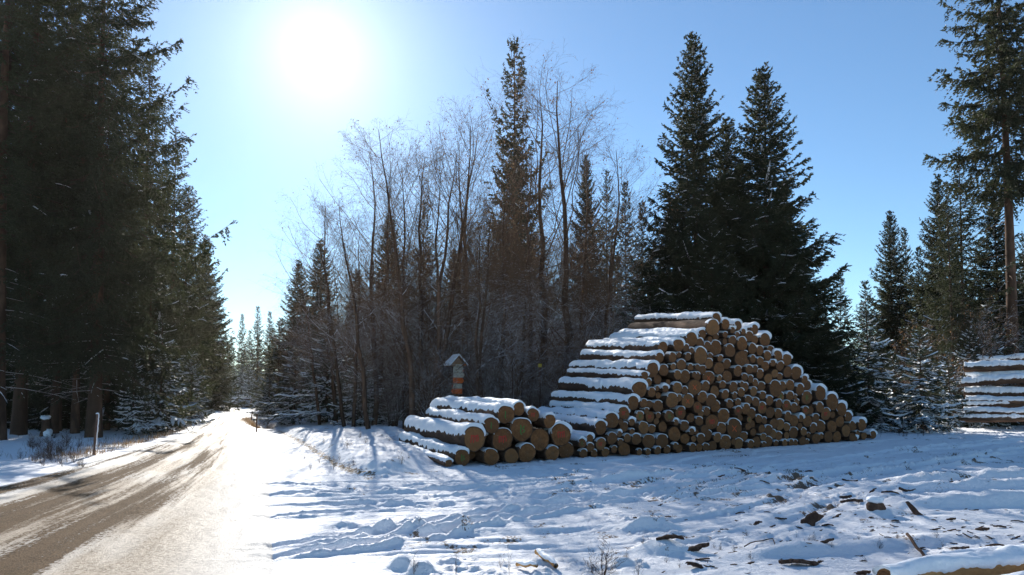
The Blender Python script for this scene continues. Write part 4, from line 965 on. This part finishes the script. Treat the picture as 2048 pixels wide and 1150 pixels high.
# twiggy weeds poking out of the snow
WEED = [bare_mesh(41, .55, 5, .1, 1.3, 7, 4, 3, 0, .45, .006, 0), bare_mesh(42, .5, 3, .2, 1.2, 6, 4, 3, 0, .4, .005, 0), bare_mesh(43, .8, 2, .3, .7, 7, 3, 2, 0, .4, .005, 0)]
for w in WEED: 
    w['crown'].materials[0] = M['bark_debris']; w['trunk'].materials[0] = M['bark_debris']
def weed(k, px, base, top, label=None, group=None, wide=1.0):
    p = WEED[k]; g = gpos(px, base); t = at(px, top, g[1]); s = max(.1, t[2] - g[2]) / p['H']
    o = empty('dry_weed', (g[0], g[1], g[2] - .02), label or 'small leafless weed poking out of the snow', 'weed', group if group else (None if label else 'small weeds in the snow')); o.rotation_euler = (0, 0, br_.uniform(0, 6.28)); o.scale = (s * wide, s * wide, s)
    for part, nmn in (('trunk', 'stem'), ('crown', 'twigs')):
        c = bpy.data.objects.new(nmn, p[part]); COL.objects.link(c); c.parent = o
weed(0, 1205, 1150, 1062, 'large reddish twig clump sticking out of the snow, bottom centre', wide=1.5); weed(1, 1185, 1148, 1085, 'low twig clump beside the large one at the bottom', wide=1.2)
weed(2, 912, 1148, 1082, 'thin curved weed stalks at the bottom, left of the sticks', wide=1.3); weed(1, 830, 1128, 1090, 'small weed behind the leftmost foreground snow lumps'); weed(2, 1018, 1148, 1078, 'tall single stalk beside the snowy sticks'); weed(1, 1000, 1135, 1098, 'low two stemmed weed left of the snowy sticks')
weed(0, 1255, 1128, 1100, 'spreading twigs right of the large clump'); weed(1, 1275, 1150, 1108, 'leafless weed at the bottom edge right of the clump')
for i in range(150):
    z_ = br_.random()
    if z_ < .30: px, py, h = br_.uniform(60, 170), br_.uniform(890, 935), br_.uniform(18, 46)
    elif z_ < .5: px, py, h = br_.uniform(1690, 1900), br_.uniform(850, 876), br_.uniform(14, 34)
    elif z_ < .7: px, py, h = br_.uniform(600, 860), br_.uniform(875, 950), br_.uniform(10, 30)
    elif z_ < .9: px, py, h = br_.uniform(1280, 2040), br_.uniform(1070, 1140), br_.uniform(8, 26)
    else: px, py, h = br_.uniform(0, 150), br_.uniform(872, 925), br_.uniform(12, 30)
    weed(br_.choice([0, 1, 2]), px, py, py - h)
# dry grass on the left verge and along the ditch
nb_ = 9000; gr = np.random.default_rng(77)
gp_ = []
while len(gp_) < nb_:
    if gr.random() < .55:
        yy = gr.uniform(14.5, 34); xl_, _ = road_edges(yy); xx = xl_ - abs(gr.normal(.35, .6)) - .1
        if gr.random() > float(fbm(np.array([xx * 1.5]), np.array([yy * 1.5]), 301, 3)[0]) * 1.6 - .35: continue
    else:
        q = gr.random() * 8; acc = 0
        for (a, b) in zip(DITCH[:-1], DITCH[1:]):
            l = np.linalg.norm(b - a)
            if acc + l > q: break
            acc += l
        f = min(1, (q - acc) / l); c = a + (b - a) * f; nn = np.array([-(b - a)[1], (b - a)[0]]) / l; s_ = 1 if gr.random() < .8 else -1
        off = -abs(gr.normal(.28, .2)); c = c + nn * off * s_; xx, yy = c
    gp_.append((xx, yy))
gp_ = np.array(gp_); gzz = H(gp_[:, 0], gp_[:, 1]); hh = gr.uniform(.05, .20, nb_); an = gr.uniform(0, 6.28, nb_); le = gr.uniform(.2, 1.2, nb_)
dx, dy = np.cos(an), np.sin(an); b0 = np.stack([gp_[:, 0], gp_[:, 1], gzz - .01], -1); wv = np.stack([-dy, dx, 0 * dx], -1) * .004
mid = b0 + np.stack([dx * le * hh * .3, dy * le * hh * .3, hh * .7], -1); tp = b0 + np.stack([dx * le * hh, dy * le * hh, hh * (1 - .3 * le)], -1)
Vg = np.stack([b0 - wv, b0 + wv, mid + wv * .8, mid - wv * .8, tp], 1).reshape(-1, 3); i0 = np.arange(nb_) * 5
tag(mesh_np('grass', Vg, [np.stack([i0, i0 + 1, i0 + 2, i0 + 3], -1), np.stack([i0 + 3, i0 + 2, i0 + 4], -1)], M['dry_grass']), 'dry brown grass along the verge and ditch', 'grass', kind='stuff')
# ------------------------------------------------------------ the trees, each at its own place
# left wood
sp('full', 225, -310, 23.0, 232, 'huge dark spruce with hanging twigs at the left roadside, crown running out of the top', rot=.4)
sp('full', 85, -400, 24.5, 210, 'huge spruce cut by the top left corner', rot=2.2)
sp('high', 38, -350, 21.5, 260, 'tall spruce half outside the left edge, snow stuck to its trunk', rot=1.0)
sp('high', 140, -60, 25, 120, 'tall spruce between the two huge left ones', rot=3.0)
sp('dense', 97, 45, 36, 110, 'spruce whose thin top shows between the huge left trees', rot=.9)
sp('full', 300, 110, 30, 135, 'tall spruce right behind the huge roadside spruce', rot=4.4)
sp('dense2', 352, 255, 38, 120, 'dark spruce in the left roadside row, third of the edge', rot=1.3)
sp('full', 378, 370, 44, 95, 'hanging branched spruce farther down the left roadside', rot=5.0)
sp('dense', 412, 470, 55, 72, 'spruce at the end of the left row where the road bends', rot=2.6)
sp('full', 428, 560, 66, 60, 'farthest spruce of the left roadside row', rot=.2)
sp('young2', 325, 640, 26.5, 72, 'snow dusted young spruce at the left verge under the big trees', cat='young spruce')
sp('young2', 270, 700, 25, 50, 'small spruce beside the snow dusted young one at the left verge', cat='young spruce')
sp('young', 385, 700, 34, 42, 'low spruce at the left verge farther down the road', cat='young spruce')
for i, (px, Y, top) in enumerate([(20, 28, -150), (150, 26.5, -200), (182, 25, -100), (-60, 33, -100), (60, 34, -60), (130, 40, 40), (200, 36, 0), (250, 40, 60), (-120, 28, -200), (10, 44, 60), (90, 50, 120), (170, 52, 160), (230, 55, 200), (290, 50, 260), (-40, 60, 200), (50, 66, 220), (140, 70, 260), (330, 62, 330), (380, 75, 450)]):
    sp('high' if i < 9 else 'wood', px, top, Y, 115 if i < 9 else 3400 / Y, 'dark spruce deep in the left wood', 'spruces deep in the left wood')
for i in range(26):
    Y = rnd_.uniform(27, 60); px = rnd_.uniform(-160, 330)
    sp('wood', px, 783 - rnd_.uniform(250, 520) * 30 / Y, Y, rnd_.uniform(2200, 3300) / Y, 'dark spruce deep in the left wood', 'spruces deep in the left wood')
for i in range(16):
    Y = rnd_.uniform(29, 40); px = rnd_.uniform(-80, 285)
    sp('dense' if i % 2 else 'dense2', px, rnd_.uniform(560, 700), Y, 3600 / Y, 'low dark spruce filling the shade under the left wood', 'low spruces under the left wood')
# far end of the road
for px, top, Y, hw, lab in [(485, 628, 95, 26, 'leftmost of the far spruces closing the road'), (516, 612, 90, 30, 'tallest of the far spruces closing the road'), (540, 622, 86, 30, 'rightmost of the far spruces closing the road'), (500, 660, 110, 26, 'low far spruce behind the road end')]:
    sp('cone', px, top, Y, hw, lab)
for i in range(22):
    Y = rnd_.uniform(90, 150); px = rnd_.uniform(380, 640)
    sp('wood', px, 783 - rnd_.uniform(90, 135) * 95 / Y, Y, 2400 / Y, 'far spruce at the end of the road', 'far spruces beyond the road bend')
for px, top, Y, hw in [(470, 740, 80, 20), (484, 730, 72, 22), (498, 728, 66, 22), (455, 748, 84, 18)]:
    sp('young', px, top, Y, hw, 'small snowy spruce at the far road bend', 'small spruces at the road bend', cat='young spruce')
# right roadside of the road, left of the bare trees
for k, px, top, Y, hw, lab in [('cone', 545, 655, 60, 44, 'snowy spruce leaning to the road, farthest right of it'), ('cone', 560, 640, 45, 62, 'frosted spruce at the right roadside by the dark stakes'), ('dense', 598, 520, 46, 70, 'spruce at the left end of the bare tree group'), ('dense', 641, 480, 44, 85, 'pointed spruce behind the leftmost bare tree'),
                               ('young2', 590, 690, 33, 70, 'wide snow dusted spruce low at the right roadside'), ('young2', 655, 650, 29, 92, 'wide frosted spruce in front of the bare trees'), ('young', 725, 700, 27, 70, 'low frosted spruce under the bare trees'), ('young2', 540, 745, 42, 36, 'small spruce just behind the nearer dark stake')]:
    sp(k, px, top, Y, hw, lab, cat='spruce tree')
# spruces within and behind the bare trees
sp('jagged', 1028, 72, 46, 125, 'tall ragged spruce with upswept bare tipped branches above the bare trees', rot=.6)
sp('dense', 1035, 290, 47, 105, 'dark spruce filling the base of the tall ragged one', rot=1.9)
for k, px, top, Y, hw, lab in [('dense', 780, 430, 38, 95, 'spruce behind the middle bare trees, left of the ragged spruce'), ('dense2', 850, 400, 37, 80, 'narrow spruce just left of the ragged spruce'), ('dense', 1172, 310, 38, 75, 'pointed spruce right of the ragged one, behind a bare birch'), ('dense2', 1214, 338, 40, 75, 'second pointed spruce right of the ragged one'),
                               ('cone', 1250, 362, 38, 60, 'slim spruce with thin leader left of the big spruce pair'), ('cone', 1284, 402, 36, 60, 'short pointed spruce at the foot of the big spruce pair'), ('dense', 910, 500, 40, 90, 'low spruce deep between the bare trunks'), ('dense', 715, 540, 40, 80, 'low spruce deep behind the left bare trees')]:
    sp(k, px, top, Y, hw, lab)
for i in range(40):
    Y = rnd_.uniform(44, 64); px = rnd_.uniform(600, 1320)
    lim = np.interp(px, [600, 700, 800, 900, 1000, 1100, 1320], [650, 600, 560, 620, 600, 500, 490])
    sp('wood', px, lim + rnd_.uniform(0, 110), Y, rnd_.uniform(1900, 2700) / Y, 'dark spruce behind the bare trees', 'spruces behind the bare trees')
# the big pair behind the log pile
sp('dense', 1386, 68, 27.0, 165, 'tallest dark spruce behind the log pile, left one of the big pair', rot=2.0)
sp('dense', 1524, 135, 26.5, 185, 'big dark spruce behind the pile, right one of the pair with spreading snowy branches', rot=5.3)
sp('dense', 1452, 235, 27.5, 120, 'spruce squeezed between the big pair behind the pile', rot=.8)
sp('dense2', 1300, 520, 27.0, 110, 'broad low spruce at the left foot of the big pair', rot=3.6)
sp('dense', 1420, 420, 25.0, 120, 'dark spruce right behind the top of the log pile', rot=3.0)
sp('dense', 1590, 480, 25.5, 130, 'lower spruce with snowy branches right of the big pair', rot=4.0)
for px, top, Y, hw, lab in [(1480, 320, 28, 125, 'dark spruce in the notch between the big pair'), (1345, 400, 28, 125, 'left shoulder spruce of the big pair behind the pile'), (1565, 360, 28, 115, 'right shoulder spruce of the big pair behind the pile')]:
    sp('dense', px, top, Y, hw, lab)
# right side
for k, px, top, Y, hw, lab in [('dense', 1780, 422, 40, 80, 'pointed spruce in the gap right of the big pair'), ('cone', 1808, 455, 42, 55, 'second top beside the pointed spruce in the gap'), ('cone', 1836, 492, 41, 50, 'small pointed top in the gap at the right'), ('dense2', 1916, 292, 31, 120, 'large spruce with a bare lower trunk left of the right edge'),
                               ('dense', 1875, 350, 36, 90, 'spruce just behind the large bare trunked one'), ('cone', 1680, 535, 45, 45, 'small far spruce low beside the big pair'), ('dense', 1985, 400, 33, 120, 'spruce behind the tall one at the right edge'), ('cone', 1730, 560, 38, 60, 'small spruce in the dark row right of the pair')]:
    sp(k, px, top, Y, hw, lab)
sp('pole', 1985, -296, 31, 178, 'very tall spruce at the right edge with a long bare reddish trunk', rot=2.4)
sp('high', 1893, 360, 29.5, 60, 'slender spruce with bare pole trunk behind the frosted young ones', rot=1.4)
for px, top, Y, hw, k, lab in [(1733, 622, 26.5, 80, 'young', 'frosted young spruce right of the pile, leftmost of the sunlit ones'), (1838, 662, 25.5, 78, 'young', 'brightest frosted young spruce in the middle of the clearing edge'), (1938, 655, 29, 60, 'young', 'frosted young spruce above the right edge log stack'), (1990, 668, 30, 50, 'young2', 'small frosted spruce near the right edge trunk'),
                               (1690, 690, 27.5, 70, 'young2', 'shaded young spruce touching the right end of the pile'), (1785, 700, 28, 50, 'young2', 'low young spruce between two frosted ones'), (1895, 700, 27, 45, 'young2', 'low spruce left of the right edge stack'), (1650, 640, 28.5, 90, 'cone', 'snow streaked spruce behind the right end of the pile')]:
    sp(k, px, top, Y, hw, lab, cat='young spruce')
for i in range(40):
    Y = rnd_.uniform(34, 60); px = rnd_.uniform(1560, 2250); Y += 10
    lim = np.interp(px, [1560, 1700, 1800, 1900, 2250], [600, 640, 560, 480, 420])
    sp('wood', px, lim + rnd_.uniform(0, 120), Y, rnd_.uniform(1900, 2700) / Y, 'dark spruce of the right hand wood', 'spruces of the right hand wood')
for i in range(60):
    Y = rnd_.uniform(62, 115); px = rnd_.uniform(-300, 2300)
    if 440 < px < 600 : continue
    sp('wood', px, 783 - rnd_.uniform(120, 200) * 60 / Y, Y, 2600 / Y, 'far spruce of the forest backdrop', 'far spruces of the forest')
# bare trees (tops and feet from the photograph)
BT = [(0, 690, 388, 22.5, 738, 'leftmost bare tree, foot in the snow bank, many snowy low branches'), (0, 775, 250, 23, 828, 'bare alder rising left of the guidepost, thick brown trunk'), (3, 640, 470, 25, 690, 'low bare tree leaning out to the left of the group'), (2, 870, 262, 25, 855, 'twin stemmed bare tree just left of the guidepost'), (1, 945, 252, 26, 940, 'bare tree directly behind the guidepost'),
      (3, 880, 330, 25.5, 878, 'thin bare tree beside the guidepost roof'), (1, 1000, 330, 24.5, 1000, 'bare tree between the guidepost and the yellow marked one'), (0, 1140, 152, 25, 1132, 'tallest bare birch, right of the ragged spruce'), (3, 1105, 175, 26, 1096, 'forked bare birch behind the yellow marked trunk'), (3, 1060, 420, 24, 1035, 'dark bent bare tree before the ragged spruce'),
      (0, 1185, 300, 27, 1150, 'bare tree at the left end of the tall pile top'), (3, 590, 540, 28, 640, 'small bare tree at the left end of the group'), (1, 820, 330, 27, 815, 'straight bare tree in the middle of the left group'), (3, 1215, 420, 25, 1190, 'snowy branched bare tree above the tall pile steps'), (4, 740, 340, 28, 760, 'bare twin tree behind the leftmost group'), (2, 980, 420, 23.5, 960, 'low forked bare tree in front of the ragged spruce'),
      (0, 735, 305, 26, 748, 'bare tree between the leftmost one and the tall alder'), (3, 910, 290, 27, 912, 'bare tree rising over the guidepost roof'), (3, 1065, 290, 27, 1062, 'bare tree just right of the ragged spruce'), (0, 1225, 300, 28, 1215, 'rightmost bare tree above the steps of the tall pile'), (3, 640, 400, 27, 672, 'broad bare tree at the left slope of the thicket'), (3, 830, 300, 26, 838, 'bare tree with bushy top between the alder and the twin stemmed tree')]
for k, tpx, top, Y, bpx, lab in BT: bare(k, tpx, top, Y, lab, None, base_px=bpx, wide=1.3 if top < 200 else 1.08)
for i in range(5):
    Y = rnd_.uniform(23.5, 33); px = rnd_.uniform(620, 1250)
    bare(rnd_.choice([0, 1, 2, 3, 4]), px, rnd_.uniform(430, 600), Y, 'thin bare sapling in the thicket behind the piles', 'bare saplings of the thicket', name='sapling', cat='sapling')
for i in range(46):
    Y = rnd_.uniform(21.8, 27) ; px = rnd_.uniform(730, 1240)
    Y = max(Y, 21.8 + (px - 900) * .006)
    if 868 < px < 965: Y = max(Y, 25.5)
    bare(rnd_.choice([0, 1, 2]), px, rnd_.uniform(640, 760), Y, 'snowy leafless shrub in the thicket behind the piles', 'leafless shrubs of the thicket', name='shrub', cat='shrub', lib=SHRUB)
for px, top, Y in [(1620, 760, 26), (1965, 610, 29), (2000, 640, 31), (1910, 640, 32), (1850, 640, 33)]:
    bare(1, px, top, Y, 'leafless shrub at the right hand clearing edge', 'shrubs of the clearing edge', name='shrub', cat='shrub', lib=SHRUB)
for i in range(20):
    Y = rnd_.uniform(28, 36); px = rnd_.uniform(590, 1270)
    lim = np.interp(px, [590, 700, 850, 1000, 1270], [600, 500, 430, 430, 470])
    bare(rnd_.choice([0, 1, 2]), px, lim + rnd_.uniform(0, 90), Y, 'bushy leafless tree in the depth of the thicket', 'bushy leafless trees in the depth of the thicket', name='bare_tree', cat='bare tree', lib=MIDT)
# yellow trail mark board fixed in the thicket
a = at(1080, 731, 23.2); mb = MB(); mb.box((0, 0, 0), (.12, .015, .12), m=0)
tm = empty('trail_marker', tuple(a), 'small yellow marker plate in the thicket above the low log pile', 'marker plate'); mb.build('plate', M['yellow_paint'], tm)
mb = MB(); mb.tube([(0, .03, -a[2]), (0, .03, .1)], [.03, .025], 8); mb.build('pole', M['bark_trunk'], tm, True)

# ------------------------------------------------------------ the hazy air
hb = MB().box((0, 30, 15.5), (790, 850, 35)); 
hm = bpy.data.materials.new('haze'); hm.use_nodes = True; hn = hm.node_tree.nodes; hl = hm.node_tree.links
hn.remove(hn['Principled BSDF']); pv = hn.new('ShaderNodeVolumePrincipled'); pv.inputs['Color'].default_value = (1, .88, .74, 1); pv.inputs['Density'].default_value = .00012; pv.inputs['Anisotropy'].default_value = .6
hl.new(pv.outputs[0], hn['Material Output'].inputs['Volume'])
tag(hb.build('haze', hm), kind='stuff')
SC.cycles.volume_bounces = 0
